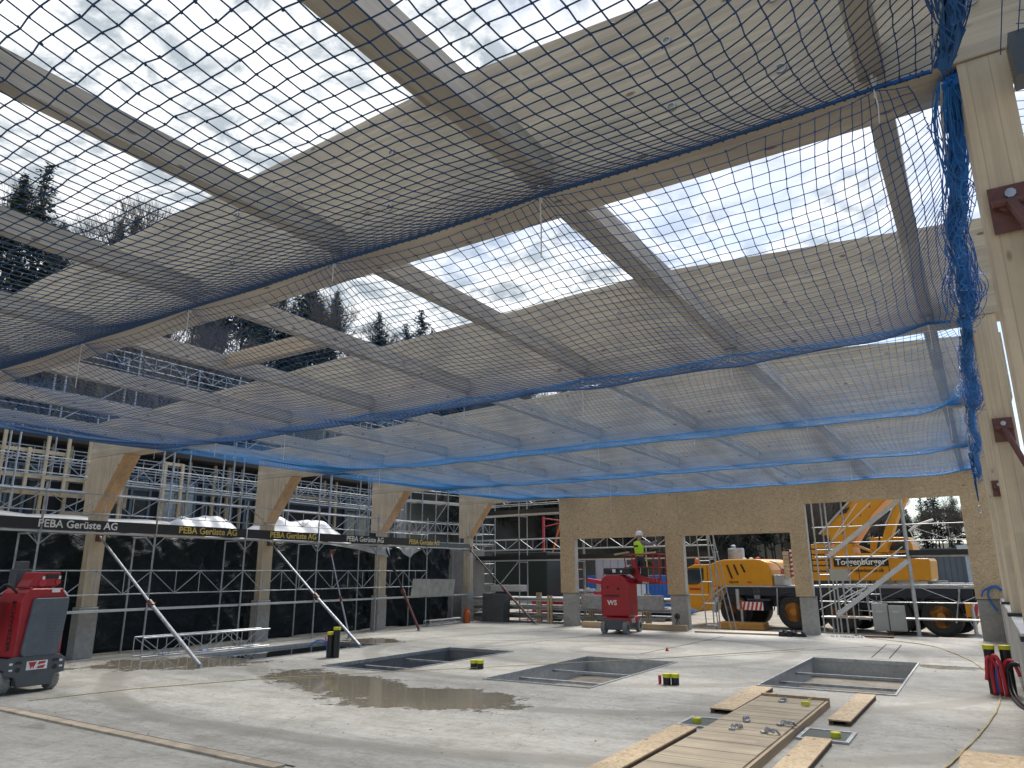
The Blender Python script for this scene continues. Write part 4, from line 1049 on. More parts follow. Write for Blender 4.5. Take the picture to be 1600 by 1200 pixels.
def pipe_pair(x, y, hts, gap, label, hoses=None, r=.075):
    t = thing('pipe_stub', label, 'pipe stubs', (x, y, 0), 0, 'black pipe stubs with yellow caps')
    for i, h in enumerate(hts):
        dx_ = (i - (len(hts) - 1) / 2) * gap
        MB().lathe([(r, 0), (r, h), (0, h)], (dx_, .05 * i, 0)).build('pipe', 'black', t, smooth=False)
        MB().lathe([(r * 1.12, h - .05), (r * 1.12, h + .02), (0, h + .02)], (dx_, .05 * i, 0)).build('pipe_cap', 'yellowcap', t)
    if hoses:
        for (pts, mat, rr_) in hoses: MB().path(smooth_path(pts, 5), rr_, 7).build('hose', mat, t, smooth=True)
    return t
pipe_pair(-14.75, 14.4, [.62, .74], .17, 'tall pair of black pipes with yellow caps beside the water-filled pit', [([(-.2, 0, 0), (-.22, 0, .28), (-.28, -.05, .42), (-.5, -.1, .40), (-.75, -.15, .25)], 'blue', .02), ([(-.22, .05, 0), (-.26, .05, .3), (-.34, .05, .5)], 'redlite', .02), ([(-.16, .08, 0), (-.18, .08, .25), (-.28, .1, .44)], 'redlite', .02)], r=.085)
pipe_pair(-10.13, 14.4, [.17, .17], .15, 'low pair of yellow-capped black stubs between the first two open pits')
pipe_pair(-5.45, 14.3, [.18, .18], .15, 'low pair of yellow-capped stubs with a red stub, right of the middle pit', [([(-.22, 0, 0), (-.22, 0, .1), (-.22, 0, .16)], 'redlite', .03)])
pipe_pair(-.02, 16.1, [.80, .80], .24, 'tall yellow-capped black pipes with red and blue hoses by the concrete upstand', [
    ([(-.12, -.12, 0), (-.12, -.12, .45), (-.06, -.16, .66), (.02, -.2, .5), (.05, -.2, .0)], 'redlite', .035), ([(-.02, -.12, 0), (-.05, -.14, .5), (-.16, -.16, .62), (-.2, -.2, .35), (-.22, -.2, .25)], 'redlite', .032),
    ([(-.06, -.1, 0), (-.06, -.12, .3), (-.03, -.14, .5)], 'blue', .035), ([(.06, -.1, 0), (.08, -.12, .5), (.2, -.2, .58), (.28, -.3, .35)], 'redlite', .03),
    ([(.10, -.14, 0), (.12, -.2, .45), (.26, -.3, .55), (.34, -.4, .5)], 'black', .04), ([(.14, -.2, .46), (.16, -.6, .1), (.28, -1.6, .02)], 'black', .02), ([(.12, -.2, .46), (.10, -.5, .1), (.22, -1.5, .02), (.4, -1.9, .02)], 'black', .018)], r=.085)
cord = smooth_path([(-1.35, 8.2, .01), (-.95, 9.0, .01), (-.66, 9.96, .015), (-.52, 10.9, .01), (-.30, 12.6, .01), (-.12, 14.6, .01), (-.08, 16.4, .01), (-.16, 18.4, .01), (-.55, 21.3, .01), (-1.1, 23.6, .01), (-1.75, 25.4, .01), (-3.6, 27.3, .01)], 6)
tag(MB().path(wiggle(cord, .006, 2), .012, 6).build('cable', 'tan'), 'yellowish cable snaking over the floor from the bottom edge to the far opening', 'cable')
tag(MB().path([(-14.4, 6.9, .008), (-14.1, 8.6, .008), (-13.0, 10.95, .008), (-10.6, 13.75, .03), (-9.1, 15.7, .03), (-7.1, 18.6, .008), (-4.6, 22.6, .008)], .008, 5).build('string_line', 'tan'), 'thin yellow cord stretched across the floor and over the big puddle', 'cord')
# metal clamps / scrap on the cover
def clamp(x, y, rz, label, s=1):
    m = MB(); 
    for k in range(3):
        pts = [(.0 + k * .045, 0, 0), (.02 + k * .045, .03, .05 * s), (.05 + k * .045, .06, .02), (.09 + k * .03, .09, .045 * s), (.12 + k * .02, .14, .0)]
        m.path(smooth_path(pts, 4), .009, 5)
    m.box(-.03, .05, -.04, .03, 0, .02)
    o = m.build('metal_clamp', 'steel', loc=(x, y, .125)); o.rotation_euler = (0, 0, rz); tag(o, label, 'clamp', 'small metal clamps on the plywood cover')
clamp(-3.08, 10.15, .4, 'small metal clamp on the plywood cover, front left one', 1.2); clamp(-2.66, 10.15, -.9, 'small metal clamp on the plywood cover, front right one of the close pair', 1.4); clamp(-2.6, 10.75, -.6, 'small metal clamp on the plywood cover, rear right one of the close pair', 1.2)
clamp(-3.05, 10.75, 1.2, 'small metal clamp on the plywood cover near its left edge, behind the front one'); clamp(-3.0, 12.6, .8, 'small metal clamp at the far left corner of the plywood cover')
m = MB(); m.box(-.06, .06, -.03, .03, 0, .05); m.path(smooth_path([(.05, 0, .03), (-.05, .2, .02), (-.02, .6, .02), (-.1, 1.2, -.1)], 5), .006, 5)
o = m.build('line_reel', 'yellowcap', loc=(-2.6, 12.45, .13)); tag(o, 'yellow string reel with a thin line at the far end of the plywood cover', 'line reel')
m = MB(); m.prism([(-.05, 0), (.05, 0), (0, .10)], 1, -.03, .03); tag(m.build('marker_peg', 'redlite', loc=(-7.75, 20.2, 0)), 'small red marker on the floor behind the middle pit', 'marker')
# timber lying at the slab edge below the low openings
tag(MB().bar((-14.0, 27.35, .12), (-9.6, 27.2, .10), .22, .22).build('squared_timber', 'plankx'), 'long pale squared timber lying on the floor behind the small red lift', 'timber')
tag(MB().bar((-9.2, 26.9, .03), (-6.0, 26.9, .03), .2, .05).build('floor_plank', 'plankx'), 'flat plank lying at the slab edge in front of the yellow crane cab', 'plank')
m = MB(); rr = random.Random(8)
for i in range(22): 
    x, y = rr.uniform(-.38, .38), rr.uniform(-.15, .15); m.prism([(x - .1, 0), (x + .1, 0), (x + .04, rr.uniform(.08, .24)), (x - .07, rr.uniform(.05, .2))], 1, y - .05, y + .06)
tag(m.build('rubbish_bag', 'black', loc=(-5.75, 26.7, 0), bevel=.02), 'crumpled black plastic bag at the foot of the third chipboard pier', 'bag')
m = MB(); 
for i in range(16): 
    x = -4.6 + i * .06 + rr.uniform(-.03, .03); m.prism([(x - .06, 0), (x + .06, 0), (x, rr.uniform(.03, .09))], 1, 27.2 + rr.uniform(-.1, .1), 27.35 + rr.uniform(0, .1))
tag(m.build('white_scraps', 'white'), 'low heap of white scraps at the slab edge below the stair scaffold', 'scraps')
tag(MB().box(-.6, .6, -.12, .12, 0, .05).build('floor_plank', 'rust', loc=(-3.4, 27.6, 0)), 'dark rusty plate lying at the slab edge right of the white scraps', 'plate')
t = thing('camera_tripod', 'small black surveying stand at the foot of the second chipboard pier', 'survey stand', (-10.0, 27.3, 0))
MB().lathe([(.10, .42), (.12, .55), (.05, .62)], n=10).build('head', 'black', t)
for a in (0, 2.1, 4.2): MB().tube((0, 0, .45), (.2 * math.cos(a), .2 * math.sin(a), 0), .012, 5).build('leg', 'black', t)
for k_, (x, y) in enumerate(((-20.0, 9.9), (-20.1, 12.6))):
    tag(MB().prism([(-.1, 0), (.12, 0), (.03, .07)], 1, -.06, .08).build('blue_rag', 'blue', loc=(-19.4 + k_ * .2, 12.6 + k_ * 1.1, 0)), ['blue rag at the near end of the long lattice girder', 'blue rag under the middle of the long lattice girder'][k_], 'rag')
# ladder-like frame leaning behind the second pier
t = thing('step_ladder', 'tall aluminium ladder standing in front of the yellow crane cab', 'ladder', (-9.4, 28.6, -.3))
for (a, b_) in (((.1, 0, 0), (-.12, .1, 4.1)), ((.55, 0, 0), (.28, .1, 4.1)), ((.95, .4, 0), (.34, .1, 4.1)), ((1.15, .4, 0), (.5, .1, 4.1))):
    MB().tube(a, b_, .022, 6).build('stile', 'steeld', t)
for i in range(5):
    z = .45 + i * .8; f = z / 4.1; MB().tube((.1 - .22 * f, .1 * f, z), (.55 - .27 * f, .1 * f, z), .018, 5).build('rung', 'steel', t)

db = MB(); rr = random.Random(91)
def crumb(x, y, s):
    k = rr.randint(4, 6); base = [(x + s * math.cos(2 * math.pi * j / k + rr.random()) * rr.uniform(.6, 1), y + s * math.sin(2 * math.pi * j / k + rr.random() * .5) * rr.uniform(.6, 1), .0) for j in range(k)]
    db.add(base + [(x, y, s * rr.uniform(.3, .7))], [(j, (j + 1) % k, k) for j in range(k)])
for i in range(1500):
    y = rr.uniform(4, 27) if i % 3 else rr.uniform(5, 14); x = rr.uniform(-18, .1)
    if any(h[0] - .1 < x < h[1] + .1 and h[2] - .1 < y < h[3] + .1 for h in holes): continue
    crumb(x, y, rr.choice((.008, .012, .016, .022)) * (1.6 if i % 40 == 0 else 1))
for cx_, cy_ in ((-9.5, 9.3), (-11.5, 9.7), (-7.0, 9.6), (-6.4, 11.5), (-13.4, 10.6)):
    for i in range(90): crumb(cx_ + rr.gauss(0, .8), cy_ + rr.gauss(0, .35), rr.choice((.008, .012)))
tag(db.build('mortar_crumbs', plain('mortar_crumb_grit', (.33, .31, .27), .9, var=.5, scale=2)), 'small crumbs and grit scattered over the slab', 'grit', kind='stuff')

# ================================================================== MOBILE CRANE
CR = thing('mobile_crane', 'big yellow mobile crane with black chassis parked outside the end wall', 'crane', (-6, 35.1, -.4), R(-11.8))
W2 = 2.75
# carrier cab
cabp = [(-6.95, .80), (-6.34, .63), (-5.66, 1.34), (-5.53, 2.90), (-6.45, 2.90), (-6.9, 2.72), (-7.15, 1.95), (-7.25, 1.0)]
cab_ = MB().prism(cabp, 1, 0, W2).build('driver_cab', 'yellow', CR, bevel=.05)
MB().prism([(-6.98, 2.05), (-6.80, 2.66), (-5.98, 2.66), (-6.0, 2.18), (-6.27, 2.0), (-6.9, 1.97)], 1, -.012, -.002).build('side_window', 'glass', cab_)
f = MB(); 
for a, b_ in (((-6.95, -.02, 1.94), (-6.3, -.02, 1.96)), ((-6.3, -.02, 1.96), (-5.96, -.02, 2.18)), ((-5.96, -.02, 2.18), (-5.94, -.02, 2.70)), ((-5.94, -.02, 2.70), (-6.82, -.02, 2.70))): f.bar(a, b_, .02, .035)
f.build('window_frame', 'black', cab_)
MB().box(-6.9, -5.75, -.012, -.002, 1.42, 1.47).build('trim_strip', 'white', cab_)
sgn = MB().box(-6.75, -6.15, -.012, -.003, 1.66, 1.76).build('sign_strip', 'redtext', cab_)
MB().box(-5.72, -5.70, -.014, -.001, 1.5, 2.85).build('door_gap', 'black', cab_)
# engine housing behind the cab
eng = MB().prism([(-5.52, 1.84), (-5.52, 2.92), (-5.2, 3.04), (-4.79, 3.11), (-3.2, 3.11), (-2.87, 3.06), (-2.62, 2.95), (-2.45, 2.6), (-2.43, 1.84)], 1, .02, W2 - .02).build('engine_housing', 'yellow', CR, bevel=.06, seg=3)
for (x0, z0, x1, z1) in ((-4.64, 2.85, -4.41, 2.22), (-4.27, 2.86, -4.09, 2.38), (-3.9, 2.87, -3.73, 2.5)):
    MB().bar((x0, .0, z0), (x1, .0, z1), .05, .07, (1, 0, 0)).build('vent_slot', 'black', eng)
text('GROVE', .15, 'text_black', eng, (-4.35, .012, 2.04), (1, 0, 0), (0, 0, 1), .006)
text('GMK', .11, 'redtext', eng, (-3.55, .012, 2.04), (1, 0, 0), (0, 0, 1), .006)
MB().prism([(-5.6, 1.84), (-5.52, 1.84), (-5.2, 1.84), (-5.6, 1.40), (-5.7, 1.34)], 1, .0, W2).prism([(-6.2, .72), (-5.66, 1.36), (-4.80, 1.92), (-4.80, 1.84), (-5.40, 1.40), (-5.50, 1.25), (-5.62, .75)], 1, -.03, .25).build('fender', 'yellow', CR)
MB().prism([(-5.62, .70), (-5.45, 1.22), (-5.30, 1.36), (-5.15, 1.30), (-5.3, 1.1), (-5.42, .62)], 1, -.05, .2).build('fender_flap', 'graypaint', CR)
MB().bar((-6.9, -.03, .86), (-6.30, -.03, .66), .03, .05).bar((-6.30, -.03, .66), (-5.6, -.03, 1.34), .03, .05).bar((-5.6, -.03, 1.34), (-4.8, -.03, 1.86), .03, .05).bar((-4.8, -.03, 1.86), (-2.4, -.03, 1.86), .03, .06).build('light_trim', 'gray2', CR)
# chassis frame and deck
MB().prism([(-5.3, 1.1), (-4.8, 1.82), (5.68, 1.88), (5.68, 1.15), (5.2, 1.0), (-4.6, .95)], 1, .35, W2 - .35).build('chassis_frame', 'chassis', CR)
MB().box(-4.8, 5.72, .0, W2, 1.83, 1.90).build('deck_plate', 'steeld', CR)
MB().box(-4.7, 5.6, .0, .04, 1.45, 1.82).build('side_skirt', 'chassis', CR)
for i, s in enumerate((-4.46, -1.58, .53, 2.61, 4.38)):
    for side in (0, 1):
        yc = .29 if side == 0 else W2 - .29
        ny_ = -1 if side == 0 else 1
        w_ = thing_w = MB()
        prof = [(.42, -.24), (.62, -.27), (.71, -.24), (.745, -.16), (.75, 0), (.745, .16), (.71, .24), (.62, .27), (.42, .24)]
        w_.lathe(prof, (s, yc, .75), 1, 32); wo = w_.build('wheel', 'rubber', CR)
        rim = MB(); pr = [(.44, ny_ * .24), (.445, ny_ * .20), (.40, ny_ * .17), (.33, ny_ * .12), (.30, ny_ * .08), (.22, ny_ * .10), (.19, ny_ * .20), (.14, ny_ * .26), (0, ny_ * .27)] if i not in (0,) else [(.44, ny_ * .24), (.445, ny_ * .20), (.40, ny_ * .15), (.30, ny_ * .15), (.20, ny_ * .14), (.17, ny_ * .22), (0, ny_ * .24)]
        rim.lathe(pr, (s, yc, .75), 1, 28); rim.build('rim', 'rimorange', wo)
        bo = MB()
        for k in range(10):
            a = 2 * math.pi * k / 10; bo.tube((s + .27 * math.cos(a), yc + ny_ * .14, .75 + .27 * math.sin(a)), (s + .27 * math.cos(a), yc + ny_ * .18, .75 + .27 * math.sin(a)), .022, 6)
        bo.build('wheel_nuts', 'steeld', wo)
        if side == 0 and i:
            m = MB(); m.path([(s + .86 * math.cos(a), -.01, .75 + .86 * math.sin(a)) for a in [math.pi * (0.02 + .96 * k / 14) for k in range(15)]], .03, 5); m.build('wheel_arch', 'chassis', CR)
for s in (-4.46, -1.58, .53, 2.61, 4.38): MB().tube((s, .3, .75), (s, W2 - .3, .75), .14, 8).build('axle', 'black', CR)
m = MB(); m.prism([(-3.45, 1.82), (-3.05, 1.82), (-3.1, 1.30), (-3.35, 1.30)], 1, -.0, .1); m.build('bracket', 'steeld', CR)
m = MB(); m.box(-3.75, -2.62, .0, .5, 1.22, 1.30); m.build('side_box', 'grey', CR)
# outrigger
def stripe_board(x0, x1, z0, z1, y, n, parent, tilt=.12):
    bd = MB().box(x0, x1, y, y + .03, z0, z1).build('warning_board', 'white', parent)
    st = MB(); w_ = (x1 - x0) / n
    for k in range(n):
        a = x0 + k * w_
        st.prism([(a, z0 + .004), (a + w_ * .5, z0 + .004), (min(x1, a + w_ * .5 + tilt), z1 - .004), (a + tilt if a + tilt < x1 else x1, z1 - .004)], 1, y - .006, y - .001)
    st.build('red_stripes', 'redlite', bd); return bd
for sx, sgnn in ((-3.68, 1),):
    og = MB().box(-3.88, -2.7, -.55, .4, .80, 1.20).build('outrigger_beam', 'chassis', CR)
    stripe_board(-3.70, -2.68, .82, 1.18, -.60, 5, CR, .10)
    MB().box(-3.92, -3.70, -.62, -.35, .78, 1.25).build('outrigger_head', 'orange', CR)
    MB().tube((-3.68, -.72, .20), (-3.68, -.72, .85), .055, 10).tube((-3.82, -.72, .85), (-3.82, -.72, 1.75), .09, 10).build('outrigger_jack', 'steel', CR)
    MB().lathe([(.42, .10), (.36, .16), (.14, .26), (.08, .30)], (-3.55, -.72, 0), 2, 16).build('outrigger_foot', 'steel', CR)
og = MB().box(5.35, 5.85, -.3, W2 + .3, .80, 1.30).build('outrigger_beam', 'yellow', CR)
stripe_board(5.62, 5.84, .85, 1.30, -.34, 1, CR, .08)
MB().tube((5.6, -.35, .05), (5.6, -.35, 1.2), .07, 10).build('outrigger_jack', 'steel', CR)
MB().lathe([(.36, .06), (.30, .12), (.10, .2)], (5.6, -.35, 0), 2, 16).build('outrigger_foot', 'steel', CR)
m = MB(); m.tube((4.9, -.05, .55), (5.2, -.05, 1.85), .03, 6); m.tube((5.25, -.08, .9), (5.5, -.1, .4), .02, 6); m.tube((-2.28, -.03, .6), (-2.2, -.03, 1.8), .035, 6); m.build('access_step', 'steel', CR)
m = MB()
for z in (.55, .9, 1.25, 1.6): m.box(1.28, 1.72, -.06, .04, z, z + .03)
m.tube((1.28, -.02, .5), (1.35, -.02, 1.85), .02, 5); m.tube((1.72, -.02, .5), (1.66, -.02, 1.85), .02, 5); m.build('access_ladder', 'steel', CR)
# exhaust and aggregates behind the cab
MB().lathe([(.40, 3.12), (.40, 3.62), (.36, 3.68), (0, 3.69)], (-4.82, 1.4, 0), 2, 18).build('exhaust_silencer', 'steel', CR)
MB().lathe([(.12, 3.68), (.12, 3.80), (.08, 3.84), (0, 3.85)], (-4.95, 1.4, 0), 2, 12).build('exhaust_pipe', 'steel', CR)
MB().tube((-5.75, 1.0, 2.9), (-5.75, 1.0, 3.5), .03, 6).box(-5.85, -5.62, .95, 1.05, 3.48, 3.55).build('mirror_post', 'steel', CR)
MB().lathe([(.12, 2.92), (.12, 3.02), (.10, 3.15), (.04, 3.20), (0, 3.2)], (-6.45, .35, 0), 2, 14).build('beacon_light', 'orange', CR, smooth=True)
for x in (-3.95, -3.6): MB().lathe([(.11, 3.10), (.09, 3.17), (0, 3.19)], (x, .5, 0), 2, 12).build('cap', 'white', CR)
MB().lathe([(.11, 3.10), (.09, 3.19), (0, 3.21)], (-3.25, .5, 0), 2, 12).build('cap', 'redlite', CR)
MB().box(-2.38, -1.88, .1, .9, 1.91, 2.38).build('tool_box', 'steel', CR, bevel=.02)
m = MB(); 
for k in range(3): m.path(smooth_path([(-2.6, .3 + .1 * k, 3.0), (-2.3, .3 + .1 * k, 2.95 - .05 * k), (-2.05, .3 + .1 * k, 2.6), (-1.98, .3 + .1 * k, 2.4)], 5), .022, 6)
m.build('hydraulic_hoses', 'steel', CR)
MB().box(-2.1, -1.95, .3, .5, 2.40, 2.65).build('coupling', 'redlite', CR)
# hook block with stripes, timber stack
hb = MB().box(-1.55, -1.05, .2, .7, 2.25, 3.5).build('hook_block', 'white', CR)
st = MB()
for k in range(6): st.prism([(-1.55, 2.28 + k * .2), (-1.05, 2.42 + k * .2), (-1.05, 2.52 + k * .2), (-1.55, 2.38 + k * .2)], 1, .188, .198)
st.build('red_stripes', 'redlite', hb)
m = MB()
for k in range(6): m.box(-1.85, -1.58, .1, .9, 2.25 + k * .2, 2.43 + k * .2)
m.build('timber_blocks', 'plankx', CR); MB().box(-1.75, -1.30, .2, .9, 3.52, 3.85).build('black_case', 'black', CR)
# superstructure
sup = MB().prism([(.24, 2.13), (.38, 3.28), (2.78, 3.26), (2.84, 3.03), (4.24, 3.0), (4.30, 2.9), (4.26, 2.2), (4.18, 2.13)], 1, -.05, .95).build('superstructure', 'yellow', CR, bevel=.03)
for x in (1.5, 2.72): MB().box(x, x + .018, -.062, -.048, 2.15, 3.22).build('panel_gap', 'black', sup)
pl = MB().box(.50, 2.72, -.075, -.052, 2.72, 3.08).build('name_plate', 'text_black', sup)
text('Toggenburger', .36, 'white', pl, (1.61, -.080, 2.90), (1, 0, 0), (0, 0, 1), .006)
text('www.toggenburger.ch', .20, 'text_black', sup, (1.62, -.062, 2.55), (1, 0, 0), (0, 0, 1), .006)
MB().prism([(.6, 3.27), (.58, 3.70), (1.36, 3.68), (1.38, 3.27)], 1, 0, .8).build('winch_housing', 'yellow', CR)
MB().prism([(1.38, 3.68), (1.38, 3.58), (2.1, 3.27), (2.3, 3.27)], 1, .05, .3).build('slanted_brace', 'yellow', CR)
MB().box(-.55, .22, .0, 2.4, 2.13, 2.50).build('turntable_box', 'yellow', CR)
m = MB()
for k in range(5): m.box(-.48, .22, .05, 1.2, 2.56 + k * .24, 2.74 + k * .24)
m.build('counterweight', 'yellow', CR, bevel=.02)
MB().tube((-.1, .3, 3.92), (-.1, 1.6, 3.92), .17, 14).build('winch_drum', 'black', CR); MB().box(-.3, .35, .1, .2, 3.78, 4.08).build('winch_frame', 'black', CR)
# main boom rising away to the right
def sweep(poly, a, b, name, mat, parent, bev=0, sc=1.0):
    pass
bo_ = MB().prism([(-.02, 4.10), (1.05, 5.12), (1.80, 5.86), (4.2, 8.0), (5.6, 8.0), (3.5, 6.1), (2.95, 5.50), (2.3, 4.92), (1.62, 4.08), (1.36, 3.70), (.55, 3.70)], 1, .15, 1.0).build('main_boom', 'yellow', CR, bevel=.05)
m = MB()
for k in range(6): m.tube((.95 + .42 * k, .14, 4.15 + .35 * k), (.95 + .42 * k, .16, 4.15 + .35 * k), .03, 8)
m.build('boom_bolts', 'text_black', bo_)
MB().prism([(.92, 5.0), (1.05, 5.14), (1.38, 5.24), (1.22, 5.02), (1.0, 4.94)], 1, .10, .15).build('boom_shield', 'black', bo_)
MB().bar((-.05, .12, 4.14), (4.18, .12, 8.04), .10, .08).build('boom_lit_edge', 'gray2', bo_)  # pale bar stands in for light along the upper boom edge
# lift cylinder / luffing strut
MB().prism([(2.47, 3.27), (2.92, 4.38), (3.50, 5.42), (4.0, 6.2), (4.4, 6.2), (3.84, 5.40), (3.45, 4.77), (2.76, 3.27)], 1, -.35, .05).build('luffing_strut', 'yellow', CR, bevel=.02)
MB().bar((2.88, -.37, 4.35), (3.98, -.37, 6.2), .05, .05).build('strut_edge', 'gray2', CR)
m = MB(); m.path(smooth_path([(2.45, -.3, 3.4), (2.6, -.32, 3.9), (2.62, -.32, 4.3), (2.78, -.32, 4.6)], 5), .035, 6); m.build('hose', 'black', CR)
c2 = MB().prism([(1.95, 3.28), (2.0, 3.93), (3.5, 3.88), (3.62, 3.6), (3.65, 3.28)], 1, .3, 1.2).build('crane_cab', 'yellow', CR, bevel=.04)
MB().prism([(2.3, 3.4), (2.33, 3.8), (2.58, 3.8), (2.52, 3.4)], 1, .285, .298).prism([(2.75, 3.36), (2.8, 3.78), (3.45, 3.75), (3.52, 3.36)], 1, .285, .298).build('cab_window', 'glass', c2)
m = MB(); m.path(smooth_path([(3.7, -.1, 4.10), (4.0, -.1, 4.32), (4.3, -.1, 4.42), (4.65, -.1, 4.52)], 6), .045, 6); m.path([(3.75, -.1, 4.1), (3.9, -.1, 3.5)], .02, 5); m.path([(3.8, -.1, 3.9), (4.05, -.1, 3.4)], .02, 5); m.build('camera_arm', 'white', CR)
m = MB(); m.box(4.25, 5.3, .05, .6, 1.91, 2.05); m.path([(3.7, .02, 1.95), (3.7, .02, 2.12), (4.8, .02, 2.12), (4.9, .02, 1.95)], .02, 5); m.box(5.4, 5.7, .05, .5, 1.91, 2.05); m.build('deck_rail', 'alu', CR)
tag(MB().box(-1.05, 1.05, -.5, .5, 0, .18).box(-1.1, 1.1, -.55, .55, -.1, 0).build('outrigger_pad', plain('orange_timber_mat', (.48, .25, .06), .7, dirt=(.3, .2, .1)), loc=(-9.75, 35.15, -.3), bevel=.015), 'orange timber mat under the front outrigger of the crane', 'timber mat')
tag(MB().box(-.7, .7, -.5, .5, 0, .15).build('outrigger_pad', M['plank'], loc=(-7.6, 38.2, -.4)), 'small orange timber mat behind the front wheels of the crane', 'timber mat')
tag(MB().box(-.9, .9, -.35, .35, 0, .08).box(-.8, .6, -.3, .3, .08, .16).build('pallet_boards', M['plank'], loc=(-.9, 30.6, -.32)), 'pale boards on the ground left of the rightmost concrete footing', 'boards')

# ================================================================== MAST LIFTS
def wheel(parent, x, y, z, r, w, ax=0, mat='rubbergrey'):
    c = (x, y, z)
    prof = [(r * .55, -w / 2), (r * .9, -w / 2), (r, -w * .36), (r, w * .36), (r * .9, w / 2), (r * .55, w / 2)]
    o = MB().lathe([(a, b_) for a, b_ in prof], c, ax, 26).build('wheel', mat, parent)
    MB().lathe([(r * .56, -w * .35), (r * .5, -w * .52), (r * .2, -w * .54), (r * .15, -w * .7), (0, -w * .72)], c, ax, 18).lathe([(r * .56, w * .35), (r * .5, w * .52), (r * .2, w * .54), (0, w * .6)], c, ax, 18).build('rim', 'black', o)
    tr = MB()
    for k in range(18):
        a = 2 * math.pi * k / 18
        dy_, dz_ = r * math.cos(a), r * math.sin(a)
        for s_ in (-1, 1):
            p = [0, 0, 0]; q = [0, 0, 0]
            if ax == 0: p = (x + s_ * .005, y + dy_ * 1.0, z + dz_ * 1.0); q = (x + s_ * w * .45, y + r * math.cos(a + .12), z + r * math.sin(a + .12))
            else: p = (x + dy_, y + s_ * .005, z + dz_); q = (x + r * math.cos(a + .12), y + s_ * w * .45, z + r * math.sin(a + .12))
            tr.bar(p, q, .016, .02)
    tr.build('tread', mat, o)
def logo(parent, x, y, z, s, letters='WS', plate='white'):
    p = MB().box(x - .62 * s, x + .62 * s, y - .006, y, z - .26 * s, z + .26 * s).build('logo_plate', plate, parent)
    g = MB(); g.prism([(x - .52 * s, z + .2 * s), (x - .02 * s, z + .2 * s), (x - .15 * s, z - .02 * s), (x - .2 * s, z - .2 * s), (x - .27 * s, z - .02 * s), (x - .35 * s, z - .2 * s)], 1, y - .012, y - .007)
    g.prism([(x + .10 * s, z + .2 * s), (x + .52 * s, z + .2 * s), (x + .46 * s, z + .08 * s), (x + .02 * s, z + .02 * s)], 1, y - .012, y - .007)
    g.prism([(x + .0 * s, z - .2 * s), (x + .40 * s, z - .2 * s), (x + .5 * s, z - .02 * s), (x + .06 * s, z - .08 * s)], 1, y - .012, y - .007)
    g.build('logo_mark', 'redtext', p)

LL = thing('mast_lift', 'big red mast lift with dark grey cover panel at the left edge of the photo', 'work platform', (-15.32, 7.40, 0), R(92), 'red mast lifts')
ch = MB().prism([(-.52, .62), (-.52, .33), (-.36, .30), (-.30, .12), (.30, .12), (.36, .30), (.52, .33), (.52, .58), (.40, .66), (-.40, .66)], 1, .0, .10).build('chassis_front', 'grey', LL, bevel=.012)
MB().box(-.34, .34, .10, 1.9, .14, .60).box(-.5, .5, .10, 1.9, .42, .62).build('chassis', 'grey', LL, bevel=.01)
logo(ch, -.0, -.001, .49, .30)
m = MB()
for x in (-.33, .33):
    m.tube((x, -.006, .43), (x, .0, .43), .045, 12); m.box(x - .055, x + .055, -.006, .0, .53, .58)
m.build('hole', 'black', ch)
m = MB()
for x in (-.45, .44): m.box(x - .03, x + .03, -.006, -.001, .42, .45); m.box(x - .035, x + .02, -.006, -.001, .52, .56)
m.build('sticker', 'white', ch)
for x in (-.44, .44):
    for y in (.30, 1.62): wheel(LL, x, y, .20, .20, .15)
body = MB(); 
body.prism([(-.40, .63), (-.40, 1.62), (-.34, 1.80), (-.26, 1.88), (.32, 1.88), (.41, 1.78), (.44, 1.70), (.44, .63)], 1, .06, .98)
bo2 = body.build('counterweight_body', 'red', LL, bevel=.035, seg=3)
pn = MB().prism([(-.27, .65), (-.31, .72), (-.22, 1.66), (-.19, 1.70), (.42, 1.70), (.43, 1.6), (.37, .78), (.33, .66)], 1, -.02, .07).build('cover_panel', plain('slate_grey_cover', (.095, .115, .135), .45, var=.12, scale=2, dirt=(.17, .18, .18), dirt_scale=5), LL, bevel=.02, seg=3)
m = MB()
for k in range(9):
    z = .95 + k * .06; m.box(.05, .30, -.024, -.019, z, z + .008)
m.build('louvres', plain('grey_louvre', (.07, .085, .10), .5), pn)
MB().box(.10, .24, .02, .055, 1.80, 1.87).build('sticker', 'white', bo2)
MB().prism([(.34, 1.83), (.43, 1.72), (.40, 1.72), (.32, 1.82)], 1, .02, .06).build('sticker', 'white', bo2)
text('SCHWEIZER', .17, 'text_black', bo2, (-.402, .34, 1.2), (0, 0, -1), (0, -1, 0), .006)
hd = MB(); hd.prism([(-.30, 1.90), (-.22, 2.04), (-.18, 2.18), (.28, 2.18), (.29, 1.96), (.22, 1.90)], 1, .15, .6)
hd.build('top_bracket', 'red', LL, bevel=.02)
m = MB(); m.tube((-.05, .13, 1.98), (-.05, .17, 1.98), .07, 14); m.build('pivot', 'redlite', LL); MB().tube((.24, .13, 2.0), (.24, .17, 2.0), .05, 14).build('pivot', 'redlite', LL)
p_ = MB().box(.0, .24, .137, .148, 2.06, 2.14).build('type_plate', 'black', LL)
MB().box(-.06, -.02, .13, .15, 2.04, 2.1).box(.24, .28, .13, .15, 2.05, 2.11).build('sticker', 'white', LL)
MB().box(-.14, .14, .98, 1.25, .62, 2.25).box(-.10, .10, 1.02, 1.2, 2.25, 2.4).build('mast', 'grey', LL, bevel=.01)
bk = MB(); 
for z in (1.1, 1.6): 
    for a, b_ in (((-.62, 1.3), (.5, 1.3)), ((-.62, 2.3), (.5, 2.3)), ((-.62, 1.3), (-.62, 2.3)), ((.5, 1.3), (.5, 2.3))): bk.tube((a[0], a[1], z), (b_[0], b_[1], z), .02, 6)
